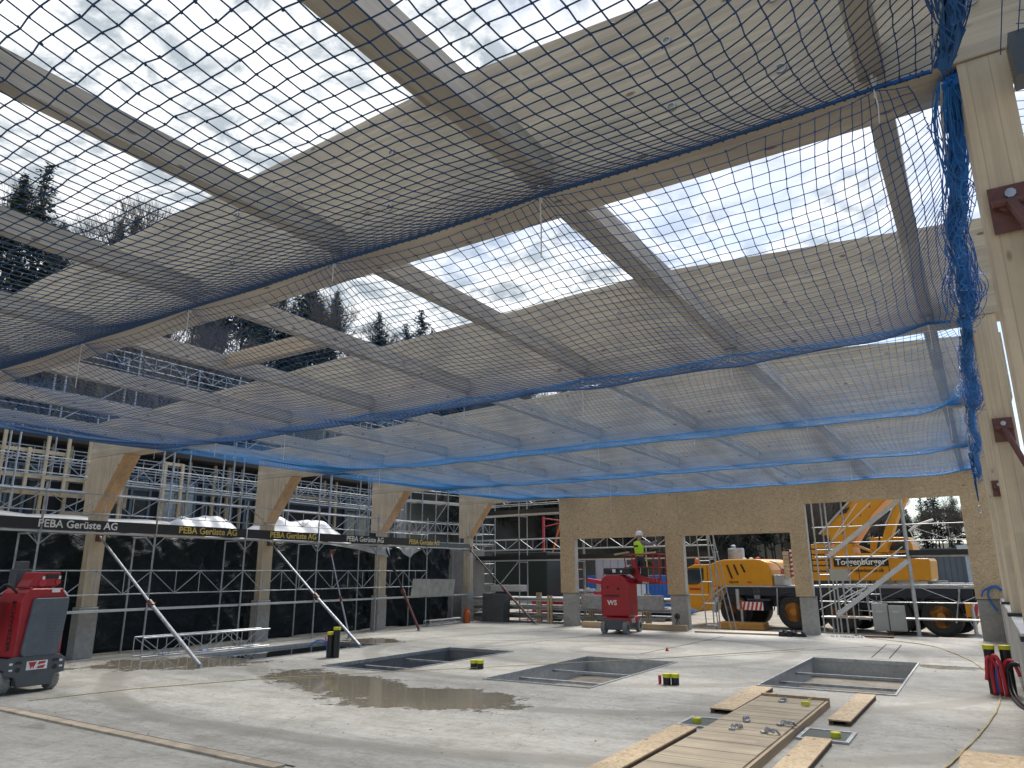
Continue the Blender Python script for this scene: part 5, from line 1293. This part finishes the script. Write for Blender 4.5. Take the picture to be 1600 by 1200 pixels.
for a in ((-.62, 1.3), (.5, 1.3), (-.62, 2.3), (.5, 2.3)): bk.tube((*a, .6), (*a, 1.6), .02, 6)
bk.build('basket_rail', 'red', LL); MB().box(-.62, .5, 1.3, 2.3, .56, .62).build('basket_floor', 'grey', LL)
m = MB(); m.box(-.75, -.62, .5, .9, 1.2, 1.75); m.path(smooth_path([(-.4, .3, 1.8), (-.6, .3, 1.95), (-.72, .4, 1.8), (-.70, .5, 1.5)], 5), .025, 6); m.build('control_box', 'black', LL)

RL = thing('mast_lift', 'red mast lift with rounded body and raised basket in the low opening', 'work platform', (-11.42, 24.75, 0), R(4), 'red mast lifts')
MB().box(-.40, .34, .0, 1.7, .14, .50).build('chassis', 'grey', RL, bevel=.02)
c3 = MB().box(-.40, .42, .02, 1.6, .34, .56).build('chassis_cover', 'red', RL, bevel=.03)
for x in (-.42, .40):
    for y in (.12, 1.5): wheel(RL, x, y, .22, .22, .15)
text('WS', .26, 'white', c3, (.425, .85, .42), (0, 1, 0), (0, 0, 1), .006)
bd = MB().prism([(-.53, .58), (-.53, 1.80), (-.46, 1.95), (-.30, 2.04), (.18, 2.04), (.40, 1.95), (.53, 1.74), (.53, .58)], 1, .15, 1.15).build('counterweight_body', 'red', RL, bevel=.06, seg=3)
text('WS', .24, 'white', bd, (-.10, .142, 1.06), (1, 0, 0), (0, 0, 1), .006)
text('SCHWEIZER', .11, 'text_black', bd, (-.10, .142, 1.30), (1, 0, 0), (0, 0, 1), .006)
m = MB(); m.tube((-.25, .14, 1.6), (-.25, .152, 1.6), .04, 12); m.tube((.14, .14, 1.55), (.14, .152, 1.55), .05, 12); m.build('lock_hole', 'black', bd)
MB().box(-.45, .55, .3, .9, 2.05, 2.28).box(-.3, -.1, .25, .3, 2.10, 2.24).build('hydraulic_unit', 'black', RL, bevel=.02); MB().box(-.15, .02, .285, .298, 2.12, 2.24).box(.2, .27, .285, .298, 2.12, 2.2).build('sticker', 'white', RL)
MB().prism([(.3, 2.28), (.3, 2.1), (.7, 1.80), (1.3, 1.78), (1.3, 1.9), (.8, 2.0)], 1, .9, 1.1).prism([(.50, 1.9), (.40, 2.6), (.55, 2.6), (.72, 1.9)], 1, .92, 1.08).build('jib_arm', 'red', RL)
# basket
BX0, BX1, BY0, BY1 = .18, 1.42, 1.1, 1.95
bf = MB().box(BX0, BX1, BY0, BY1, 1.70, 1.78).box(BX0, BX1, BY0, BY0 + .02, 1.78, 1.92).build('basket_floor', 'red', RL)
text('WS', .15, 'white', bf, (1.22, BY0 - .006, 1.84), (1, 0, 0), (0, 0, 1), .004)
MB().box(.28, .46, BY0 - .012, BY0 - .002, 1.76, 1.92).box(.75, 1.0, BY0 - .012, BY0 - .002, 1.72, 1.86).build('sticker', 'white', bf)
m = MB()
for z in (2.3, 2.78):
    for a, b_ in (((BX0 - .1, BY0), (BX1, BY0)), ((BX0 - .1, BY1), (BX1, BY1)), ((BX0 - .1, BY0), (BX0 - .1, BY1)), ((BX1, BY0), (BX1, BY1))): m.tube((a[0], a[1], z), (b_[0], b_[1], z), .022, 6)
for x in (BX0, .55, .95, 1.2, BX1):
    for y in (BY0, BY1): m.tube((x, y, 1.75), (x - (.1 if x == BX0 else 0), y, 2.78), .02, 6)
m.build('basket_rail', 'red', RL)
MB().box(.20, .62, BY0 - .08, BY0 - .02, 2.40, 2.58).box(.3, .5, BY0 - .1, BY0 - .02, 2.2, 2.38).build('control_box', 'grey', RL, bevel=.02); MB().box(.75, 1.0, BY0 - .06, BY0 - .02, 1.95, 2.3).build('black_case', 'black', RL)
MB().bar((1.0, BY0 - .02, 1.9), (.95, BY0 - .02, 2.75), .04, .04).build('yellow_level', 'text_yellow', RL)
tag(MB().bar((-11.75, 25.75, 2.78), (-11.2, 25.85, 2.86), .12, .06).build('board_offcut', 'plankx'), 'pale board offcut lying on the left rail of the raised basket', 'offcut')
tag(MB().bar((-10.55, 25.75, 2.80), (-10.15, 25.85, 2.84), .14, .05).build('board_offcut', 'plankx'), 'pale board offcut lying on the right rail of the raised basket', 'offcut')

# ------------------------------------------------------------------ worker in the basket
def skin_mesh(name, chains, mat, parent=None, sub=2, root=None):
    """chains: list of lists of (co, radius); identical coordinates are welded"""
    vs = []; es = []; rad = []; ix = {}
    def vi(p, r):
        k = tuple(round(c, 4) for c in p)
        if k not in ix: ix[k] = len(vs); vs.append(p); rad.append(r)
        return ix[k]
    for ch_ in chains:
        prev = None
        for p, r in ch_:
            i = vi(p, r)
            if prev is not None and prev != i: es.append((prev, i))
            prev = i
    me = bpy.data.meshes.new(name); me.from_pydata(vs, es, []); o = bpy.data.objects.new(name, me); col.objects.link(o)
    sk = o.modifiers.new('skin', 'SKIN'); sk.use_smooth_shade = True
    for i, r in enumerate(rad):
        rr_ = r if isinstance(r, tuple) else (r, r); me.skin_vertices[0].data[i].radius = rr_
    me.skin_vertices[0].data[0].use_root = True
    o.modifiers.new('sub', 'SUBSURF').levels = sub; o.modifiers['sub'].render_levels = sub
    dg = bpy.context.evaluated_depsgraph_get(); dg.update()
    me2 = bpy.data.meshes.new_from_object(o.evaluated_get(dg)); bpy.data.objects.remove(o)
    me2.materials.clear(); me2.materials.append(M[mat]); me2.polygons.foreach_set('use_smooth', [True] * len(me2.polygons))
    o = bpy.data.objects.new(name, me2); col.objects.link(o)
    if parent: o.parent = parent
    return o
# person frame: origin between the feet on the basket floor, facing +x/+y (towards the wall to his right)
WK = thing('person', 'worker in a yellow-green hi-vis vest and pale helmet standing in the raised red basket', 'person', (-10.93, 26.2, 1.79), R(-20))
WK.scale = (1.12, 1.12, 1.02)
pel = (0, 0, .90)
def hand(base, direction, side, curl=.5):
    b_ = Vector(base); d = Vector(direction).normalized(); s = Vector(side).normalized(); n = d.cross(s).normalized(); out_ = []
    palm = b_ + d * .055
    for k, (off, ln) in enumerate(((-.030, .070), (-.010, .082), (.012, .076), (.032, .058))):
        r0 = palm + s * off; a = r0 + d * ln * .45 + n * curl * .01; c_ = r0 + d * ln * .8 + n * curl * .03; e = r0 + d * ln * (1 - .25 * curl) + n * curl * .055
        out_.append([(tuple(b_ + d * .02), .024), (tuple(r0), .014), (tuple(a), .009), (tuple(c_), .0085), (tuple(e), .007)])
    th = b_ + d * .02 - s * .035
    out_.append([(tuple(b_ + d * .02), .024), (tuple(th), .012), (tuple(th + d * .03 - s * .02 + n * .01), .010), (tuple(th + d * .055 - s * .022 + n * .02), .008)])
    return out_
sh, nk = (0, -.01, 1.40), (0, .0, 1.47)
rs, ls = (.19, -.01, 1.38), (-.19, -.01, 1.38)
re_, rh = (.36, .20, 1.33), (.44, .42, 1.47)
le_, lh = (-.26, .12, 1.13), (-.10, .34, 1.14)
body_chains = [
    [(pel, (.15, .11)), ((0, -.01, 1.05), (.14, .105)), ((0, -.02, 1.22), (.165, .115)), (sh, (.13, .09)), (nk, .058), ((0, .015, 1.53), .055), ((0, .03, 1.60), (.072, .088)), ((0, .03, 1.68), (.076, .094)), ((0, .02, 1.75), (.05, .06))],
    [(sh, (.13, .09)), (rs, .068), (tuple(Vector(rs).lerp(Vector(re_), .5)), .052), (re_, .043), (tuple(Vector(re_).lerp(Vector(rh), .6)), .036), (rh, .026)],
    [(sh, (.13, .09)), (ls, .068), (tuple(Vector(ls).lerp(Vector(le_), .5)), .052), (le_, .043), (tuple(Vector(le_).lerp(Vector(lh), .6)), .036), (lh, .026)],
    [(pel, (.15, .11)), ((.10, 0, .82), .095), ((.11, .02, .48), .062), ((.115, -.02, .10), .045), ((.115, .0, .05), .045), ((.12, .14, .035), .035)],
    [(pel, (.15, .11)), ((-.10, 0, .82), .095), ((-.11, .02, .48), .062), ((-.115, -.02, .10), .045), ((-.115, .0, .05), .045), ((-.12, .14, .035), .035)],
]
body_chains += hand(rh, Vector(rh) - Vector(re_), (1, -.3, 0), .5) + hand(lh, Vector(lh) - Vector(le_), (0, 0, 1), .7)
wb = skin_mesh('body', body_chains, 'skin', WK, 2)
skin_mesh('trousers', [[((0, -.005, 1.0), (.158, .118)), ((0, 0, .90), (.165, .122)), ((.10, 0, .80), .105), ((.11, .02, .48), .078), ((.115, -.015, .12), .065)], [((0, 0, .90), (.165, .122)), ((-.10, 0, .80), .105), ((-.11, .02, .48), .078), ((-.115, -.015, .12), .065)]], 'cloth', WK, 1)
skin_mesh('sleeves', [[((.05, -.01, 1.42), .085), (rs, .105), (tuple(Vector(rs).lerp(Vector(re_), .5)), .078), (re_, .066), (tuple(Vector(re_).lerp(Vector(rh), .85)), .050)], [((-.05, -.01, 1.42), .085), (ls, .105), (tuple(Vector(ls).lerp(Vector(le_), .5)), .078), (le_, .066), (tuple(Vector(le_).lerp(Vector(lh), .85)), .050)]], 'clothgrey', WK, 1)
vest = skin_mesh('hi_vis_vest', [[((0, 0, .86), (.185, .145)), ((0, -.01, 1.05), (.170, .130)), ((0, -.02, 1.22), (.205, .155)), ((0, -.01, 1.38), (.215, .150)), ((0, -.005, 1.47), (.13, .11))]], 'hivis', WK, 2)
skin_mesh('collar', [[((0, 0, 1.42), .075), ((0, .01, 1.50), .070)]], 'clothgrey', WK, 1)
MB().lathe([(.150, 1.655), (.128, 1.66), (.124, 1.72), (.10, 1.79), (.055, 1.825), (0, 1.835)], (0, .03, 0), 2, 24).build('helmet', 'white', WK, smooth=True)
m = MB(); m.lathe([(.010, -.0), (.010, .012), (0, .014)], (.03, .118, 1.645), 1, 8); m.lathe([(.010, -.0), (.010, .012), (0, .014)], (-.03, .118, 1.645), 1, 8); m.build('eyes', 'white', WK)
MB().prism([(.115, 1.635), (.148, 1.605), (.115, 1.598)], 0, -.012, .012).build('nose', 'skin', WK, bevel=.004)
MB().box(-.022, .022, .112, .122, 1.572, 1.580).build('mouth', plain('lips', (.30, .11, .09), .5), WK)
for s in (-1, 1): MB().lathe([(.028, -.008), (.03, 0), (.02, .008)], (s * .082, .02, 1.635), 0, 12).build('ear', 'skin', WK, smooth=True)
MB().box(-.10, .10, -.168, -.160, 1.24, 1.30).build('back_print', 'text_black', vest)
for s in (-1, 1): skin_mesh('boot', [[((s * .115, -.02, .14), .055), ((s * .116, -.02, .05), .052), ((s * .12, .08, .045), .048), ((s * .122, .15, .038), .038)]], 'black', WK, 1)

# ================================================================== THINGS IN THE YARD BEHIND
t = thing('steel_stack', 'stack of long galvanised steel profiles on timber bearers, seen under the low left opening', 'steel stack', (-16.0, 29.2, -.35))
rr = random.Random(31)
for lay in range(4):
    z = .14 + lay * .37
    for k in range(4):
        y = .0 + k * .5
        L0 = -5.0 + rr.uniform(-.3, .3); L1 = 5.0 + rr.uniform(-.5, .4)
        m = MB(); m.box(L0, L1, y, y + .36, z, z + .03); m.box(L0, L1, y + .16, y + .20, z + .03, z + .11); m.box(L0, L1, y, y + .36, z + .11, z + .14)
        m.build('profile', ['alu', 'profpale', 'steel'][rr.randrange(3)], t)
    for x in (-4.0, -1.2, 1.4, 4.0): MB().box(x - .06, x + .06, -.02, .1, z + .142, z + .368).box(x + .09, x + .17, -.02, .1, z + .142, z + .368).build('bearer', 'plankx', t)
for x in (-4.0, -.6, 3.3): MB().box(x - .05, x + .05, -.1, -.045, 0, 1.5).box(x + .1, x + .2, -.1, -.045, 0, 1.5).build('upright_batten', 'plankx', t)
tag(MB().box(-1.8, 1.8, -.2, .2, 0, .55).build('profile_bundle', 'steeld', loc=(-13.0, 29.0, .65)), 'broad grey sheet bundle leaning on the steel stack under the low left opening', 'sheet bundle')
m = MB(); 
for i in range(12): x = -15.3 + i * .2 + rr.uniform(-.1, .1); m.prism([(x - .15, 0), (x + .15, 0), (x + .05, rr.uniform(.06, .16))], 1, 29.5 + rr.uniform(-.2, .2), 29.8 + rr.uniform(0, .2))
o = m.build('offcut_heap', 'gray2'); o.location.z = 1.33; tag(o, 'small heap of pale offcuts on top of the steel stack', 'offcuts')

t = thing('boom_lift', 'low red boom lift standing beyond the steel stack, its arm lying level', 'work platform', (-18.4, 35.5, -.4))
MB().box(-1.2, 1.2, -.6, .6, .55, 1.15).build('turret', 'redlite', t, bevel=.05); MB().box(-1.3, 1.3, -.8, .8, .25, .55).build('chassis', 'black', t)
for x in (-.9, .9):
    for y in (-.8, .8): wheel(t, x, y, .36, .36, .26, 1, 'rubber')
MB().bar((-1.0, 0, 1.1), (3.3, 0, 1.75), .2, .25).bar((3.3, 0, 1.75), (.6, 0, 2.15), .18, .2).build('arm', 'redlite', t)
m = MB(); 
for z in (2.2, 2.7): m.tube((.1, -.4, z), (.1, .4, z), .02, 5); m.tube((-.7, -.4, z), (.1, -.4, z), .02, 5)
m.build('basket_rail', 'redlite', t)
t = thing('hoist_mast', 'slim red mast with a slanting strut behind the outer scaffold', 'hoist', (-21.9, 38, -.4))
MB().box(-.055, .055, -.06, .06, 1.9, 5.8).build('mast', 'redlite', t); MB().bar((.0, 0, 1.8), (1.15, 0, 5.4), .07, .09).build('strut', 'orange', t)
m = MB(); m.tube((0, 0, 5.7), (1.3, 0, 5.5), .03, 6); m.tube((0, 0, 5.2), (1.3, 0, 5.4), .03, 6); m.build('top_arm', 'redlite', t)
MB().box(-1.0, -.6, -.5, .5, 1.1, 2.0).box(-.6, 1.6, -.4, .4, 1.7, 2.0).box(.9, 1.6, -.5, .5, 1.1, 1.8).box(-.7, 1.4, -.3, .3, .3, 1.1).build('base_frame', 'redlite', t, bevel=.02)
tag(MB().box(-1.6, 1.6, -.4, .4, 0, .95).box(-1.6, 1.6, -.35, .35, .97, 1.9).build('barrier_blocks', 'gray2', loc=(-26.2, 45, .1), bevel=.03), 'pale stacked concrete blocks beyond the red mast', 'concrete blocks')
t = thing('site_container', 'bright blue container behind the raised basket', 'container', (-18.9, 44, -.4))
MB().box(-3.2, 3.2, 0, 2.4, .1, 2.35).build('body', 'blue', t); m = MB()
for i in range(24): m.box(-3.1 + i * .26, -3.0 + i * .26, -.03, .0, .2, 2.2)
m.build('ribs', 'blue', t)
t = thing('site_cabin', 'pale blue-grey panelled box behind the steel stack, left of the raised basket', 'cabin', (-17.4, 38, -.4))
MB().box(-1.15, 1.15, 0, 1.6, .9, 3.25).build('panels', plain('pale_blue_grey_panel', (.42, .48, .53), .45, var=.1, scale=1.2), t); m = MB()
for i in range(5): m.box(-1.15 + i * .46, -1.12 + i * .46, -.02, .0, .9, 3.25)
m.build('panel_joints', 'steeld', t); MB().box(-1.0, -.6, -.2, 1.5, 0, .9).box(.6, 1.0, -.2, 1.5, 0, .9).build('supports', 'plank', t)
# yellow van
t = thing('delivery_van', 'yellow van parked far behind, peeping out left of the second chipboard pier', 'van', (-16.9, 46, -.45), R(8))
MB().prism([(-.95, .3), (-.95, 1.1), (-.80, 1.9), (-.72, 1.98), (.72, 1.98), (.80, 1.9), (.95, 1.1), (.95, .3)], 1, 0, 4.4).build('body', plain('bright_yellow_van_paint', (.72, .50, .03), .35), t, bevel=.05)
MB().prism([(-.72, 1.2), (-.66, 1.8), (.66, 1.8), (.72, 1.2)], 1, -.015, -.002).build('rear_window', 'glass', t)
MB().prism([(.2, 1.15), (.35, 1.78), (1.4, 1.82), (1.4, 1.15)], 0, .925, .935).build('side_window', 'glass', t)
for s in (-1, 1): MB().box(s * .82 - .08, s * .82 + .08, -.02, -.002, .95, 1.2).build('tail_light', 'redlite', t)
MB().box(-.9, .9, -.05, .0, .3, .5).build('bumper', 'black', t)
for x in (-.8, .8):
    for y in (.9, 3.5): wheel(t, x, y, .33, .33, .2, 0, 'rubber')
t = thing('industrial_hall', 'grey industrial hall with a pale panel far behind the crane on the right', 'building', (6, 92, -.4), R(-6))
MB().box(-11.5, 14, 0, 14, 0, 4.7).build('wall', plain('dark_slate_cladding', (.10, .12, .145), .6, var=.12, scale=.6), t)
m = MB()
for i in range(44): m.box(-11.4 + i * .57, -11.34 + i * .57, -.05, .0, .1, 4.6)
m.build('cladding_ribs', 'grey', t)
MB().box(-7.6, -2.2, -.12, -.02, .6, 4.4).build('pale_panel', plain('pale_blue_cladding', (.42, .48, .54), .5), t)
MB().box(-8.2, -1.6, -.35, -.02, 4.2, 5.2).build('sign_parapet', plain('pale_parapet', (.50, .55, .58), .5), t)
MB().box(-11.7, 14.3, -.3, 14.3, 4.7, 4.9).build('roof_edge', 'grey', t)

# ================================================================== TERRAIN AND FOREST
def hgt(x, y):
    c = -34 + np.maximum(y - 30, 0) ** 2 / 200.0
    d = np.clip(c - x, 0, None)
    tx = np.clip((-x - 12) / 14, 0, 1)
    top = 5 + (np.clip(20.5 - np.maximum(y - 45, 0) * .22, 13.5, 20.5) - 5) * tx
    s = np.clip(d / 21, 0, 1); s = s * s * (3 - 2 * s)
    h = top * s + .05 * np.clip(d - 26, 0, 60)
    d2 = np.clip(y - 104 - .15 * x, 0, None); s2 = np.clip(d2 / 60, 0, 1); h2 = 7.0 * s2 * s2 * (3 - 2 * s2)
    return np.maximum(h, h2) + .35 * np.sin(x * .31) * np.sin(y * .27) * np.clip(d / 10, 0, 1)
def gz(x, y): return float(hgt(np.array(x, float), np.array(y, float))) - .42
def terrain():
    X0 = np.linspace(-160, 120, 141); Y0 = np.linspace(-60, 320, 191)
    Xg, Yg = np.meshgrid(X0, Y0, indexing='ij'); Z = hgt(Xg, Yg) - .42
    V = np.stack([Xg, Yg, Z], -1).reshape(-1, 3); nv = len(Y0)
    i, j = np.meshgrid(np.arange(len(X0) - 1), np.arange(nv - 1), indexing='ij')
    F = np.stack([i * nv + j, (i + 1) * nv + j, (i + 1) * nv + j + 1, i * nv + j + 1], -1).reshape(-1, 4)
    m_, nt, b = new_mat('terrain_surface')
    g = nd(nt, 'ShaderNodeTexCoord').outputs['Object']; sp = nd(nt, 'ShaderNodeSeparateXYZ'); nt.links.new(g, sp.inputs[0])
    n = noise(nt, g, .8, 9, .7); f = noise(nt, g, 9, 6, .7)
    gr = ramp(nt, [(.32, (.20, .175, .135)), (.66, (.42, .38, .31))]); nt.links.new(n.outputs[0], gr.inputs[0])
    hn = noise(nt, g, .12, 8, .7); hr = ramp(nt, [(.35, (.030, .034, .024)), (.65, (.085, .075, .055))]); nt.links.new(hn.outputs[0], hr.inputs[0])
    fac = ramp(nt, [(0, (0, 0, 0)), (.02, (0, 0, 0)), (.06, (1, 1, 1))]); nt.links.new(math_(nt, 'MULTIPLY_ADD', sp.outputs[2], .05, .022), fac.inputs[0])
    c = mixrgb(nt, fac.outputs[0], gr.outputs[0], hr.outputs[0])
    r2 = ramp(nt, [(.3, (.7, .7, .7)), (.7, (1.2, 1.2, 1.2))]); nt.links.new(f.outputs[0], r2.inputs[0])
    nt.links.new(mixrgb(nt, 1, c, r2.outputs[0], 'MULTIPLY'), b.inputs['Base Color']); b.inputs['Roughness'].default_value = .95
    bump(nt, b, f.outputs[0], .6, .06)
    o = fast_mesh('terrain', V, F, m_); o.data.polygons.foreach_set('use_smooth', [True] * len(F)); o['kind'] = 'structure'
terrain()
MB().box(-3000, 3000, -3000, 3000, -1.4, -1.2).build('far_ground', 'dirt')['kind'] = 'structure'

def conifer(seed, H, R0, bare=.25, mat='needle'):
    rr = random.Random(seed); tr = MB()
    tr.path([(0, 0, -1), (.05, 0, H * .3), (-.05, .04, H * .6), (0, 0, H * .98)], .20, 7, .02)
    nb = int(H * 12); cr = MB()
    for i in range(nb):
        f = bare + (1 - bare) * (i + rr.random()) / nb
        z = H * f; rad = R0 * (1 - f) ** .75 / (1 - bare) ** .75 * rr.uniform(.55, 1.15) + .15
        a = rr.uniform(0, 6.283); dr = rad * rr.uniform(.15, .40)
        tip = Vector((math.cos(a) * rad, math.sin(a) * rad, z - dr + rad * .1)); o_ = Vector((0, 0, z))
        if rad > .8: tr.path([o_, tip], .035, 3, .01, cap=False)
        n = max(3, int(rad * 3.2))
        for k in range(n):
            u = (k + .6) / n; c_ = o_.lerp(tip, u); s = (.20 + .34 * rad / R0) * rr.uniform(.6, 1.25)
            for _ in range(2):
                d1 = Vector((rr.uniform(-1, 1), rr.uniform(-1, 1), rr.uniform(-.35, .2))).normalized() * s * 1.5
                d2 = Vector((rr.uniform(-1, 1), rr.uniform(-1, 1), rr.uniform(-.9, .1))).normalized() * s * .7
                p = c_ + Vector((rr.uniform(-.2, .2), rr.uniform(-.2, .2), rr.uniform(-.2, .05)))
                cr.add([p, p + d1 * .5 + d2, p + d1], [(0, 1, 2)])
    # dead twigs on the bare stem
    for i in range(int(H * bare * 3)):
        z = rr.uniform(H * .12, H * bare); a = rr.uniform(0, 6.28); l = rr.uniform(.4, 1.3)
        tr.path([(0, 0, z), (math.cos(a) * l, math.sin(a) * l, z + rr.uniform(-.3, .25))], .02, 3, .006, cap=False)
    t = bpy.data.objects.new('conifer_tree', None); col.objects.link(t)
    tr.build('trunk', 'bark', t); cr.build('crown', mat, t)
    return t
def bare_tree(seed, H):
    rr = random.Random(seed); m = MB(); tw = MB()
    def grow(p, d, l, r, lev):
        q = p + d * l; mid = p + d * l * .5 + Vector((rr.uniform(-1, 1), rr.uniform(-1, 1), 0)) * l * .05
        (m if lev < 3 else tw).path([p, mid, q], r, 5 if lev < 2 else 3, r * .65, cap=False)
        if lev >= 6 or l < .25: return
        n = 2 if lev < 1 else rr.choice((2, 3, 3))
        for _ in range(n):
            ax = Vector((rr.uniform(-1, 1), rr.uniform(-1, 1), rr.uniform(-.2, .5))).normalized()
            nd_ = (d * rr.uniform(.7, 1.1) + ax * rr.uniform(.45, .8) + Vector((0, 0, .15))).normalized()
            st_ = p.lerp(q, rr.uniform(.75, 1))
            grow(st_, nd_, l * rr.uniform(.62, .80), r * .60, lev + 1)
        grow(q, (d + Vector((rr.uniform(-.2, .2), rr.uniform(-.2, .2), .1))).normalized(), l * .78, r * .65, lev + 1)
    grow(Vector((0, 0, -.8)), Vector((0, 0, 1)), H * .30, H * .014, 0)
    t = bpy.data.objects.new('bare_tree', None); col.objects.link(t)
    m.build('trunk', 'bark', t); tw.build('crown', 'barkpale', t)
    return t
CON = [conifer(1, 17, 2.6, .45, 'needle'), conifer(2, 14, 2.3, .30, 'needle2'), conifer(3, 18, 2.4, .58, 'needle'), conifer(4, 11, 2.2, .15, 'needle2')]
BAR = [bare_tree(5, 14), bare_tree(6, 12), bare_tree(8, 15)]
used = set()
def plant(proto, x, y, s, label, group, cat='tree'):
    key = id(proto)
    o = proto if key not in used else copy_tree(proto)
    used.add(key)
    o.location = (x, y, gz(x, y) - .1); o.rotation_euler = (0, 0, rr.uniform(0, 6.28)); o.scale = (s, s, s * rr.uniform(.92, 1.1))
    o['label'] = label; o['category'] = cat; o['group'] = group
rr = random.Random(77)
# ridge above the neighbouring building: open row of tall stems along the crest
for i in range(84):
    y = 0 + 100 * (i / 84) + rr.uniform(-1, 1); c = -34 + max(y - 30, 0) ** 2 / 200.0
    x = c - rr.uniform(17, 34)
    p = rr.choice([CON[0], CON[2], CON[2], CON[1], CON[0]]); 
    plant(p, x, y, rr.uniform(.50, .76) * (.78 if y < 38 else 1), 'dark conifer with a bare lower stem on the ridge seen through the roof', 'conifers along the left-hand ridge')
for i in range(16):
    y = 14 + 60 * (i / 16) + rr.uniform(-2, 2); c = -34 + max(y - 30, 0) ** 2 / 200.0
    plant(rr.choice(BAR), c - rr.uniform(20, 27), y, rr.uniform(.65, .9), 'leafless tree among the conifers on the ridge seen through the roof', 'leafless trees along the left-hand ridge')
for i in range(60):
    y = -4 + 84 * (i / 60) + rr.uniform(-1, 1); c = -34 + max(y - 30, 0) ** 2 / 200.0
    plant(rr.choice([CON[3], CON[1], CON[3]]), c - rr.uniform(7, 20), y, rr.uniform(.55, .85), 'bushy dark conifer on the slope below the ridge, seen through the roof', 'bushy conifers below the left-hand ridge')
for i in range(34):
    y = 42 + 40 * (i / 34) + rr.uniform(-1, 1); c = -34 + max(y - 30, 0) ** 2 / 200.0
    plant(rr.choice([CON[0], CON[1], CON[3]]), c - rr.uniform(18, 30), y, rr.uniform(.52, .72), 'bushy dark conifer on the slope below the ridge, seen through the roof', 'bushy conifers below the left-hand ridge')
# slope forest behind the hall
for i in range(190):
    y = rr.uniform(16, 110) if i < 60 else rr.uniform(60, 130); c = -34 + max(y - 30, 0) ** 2 / 200.0
    x = c - rr.uniform(3, 24)
    if x > -12: continue
    if rr.random() < .55: plant(rr.choice(BAR), x, y, rr.uniform(.6, .95), 'leafless tree on the wooded slope behind the end wall', 'leafless trees on the slope')
    else: plant(rr.choice([CON[1], CON[3], CON[0]]), x, y, rr.uniform(.55, .85), 'dark conifer on the wooded slope behind the end wall', 'conifers on the slope')
for i in range(84):
    x = -28 + 34 * (i / 84) + rr.uniform(-1, 1); y = rr.uniform(106, 140)
    plant(rr.choice([CON[1], CON[3], CON[0], CON[3], CON[1], BAR[1]]), x, y, rr.uniform(.45, .75), 'blue-green tree in the far wood above the grey industrial hall', 'trees of the far wood on the right')
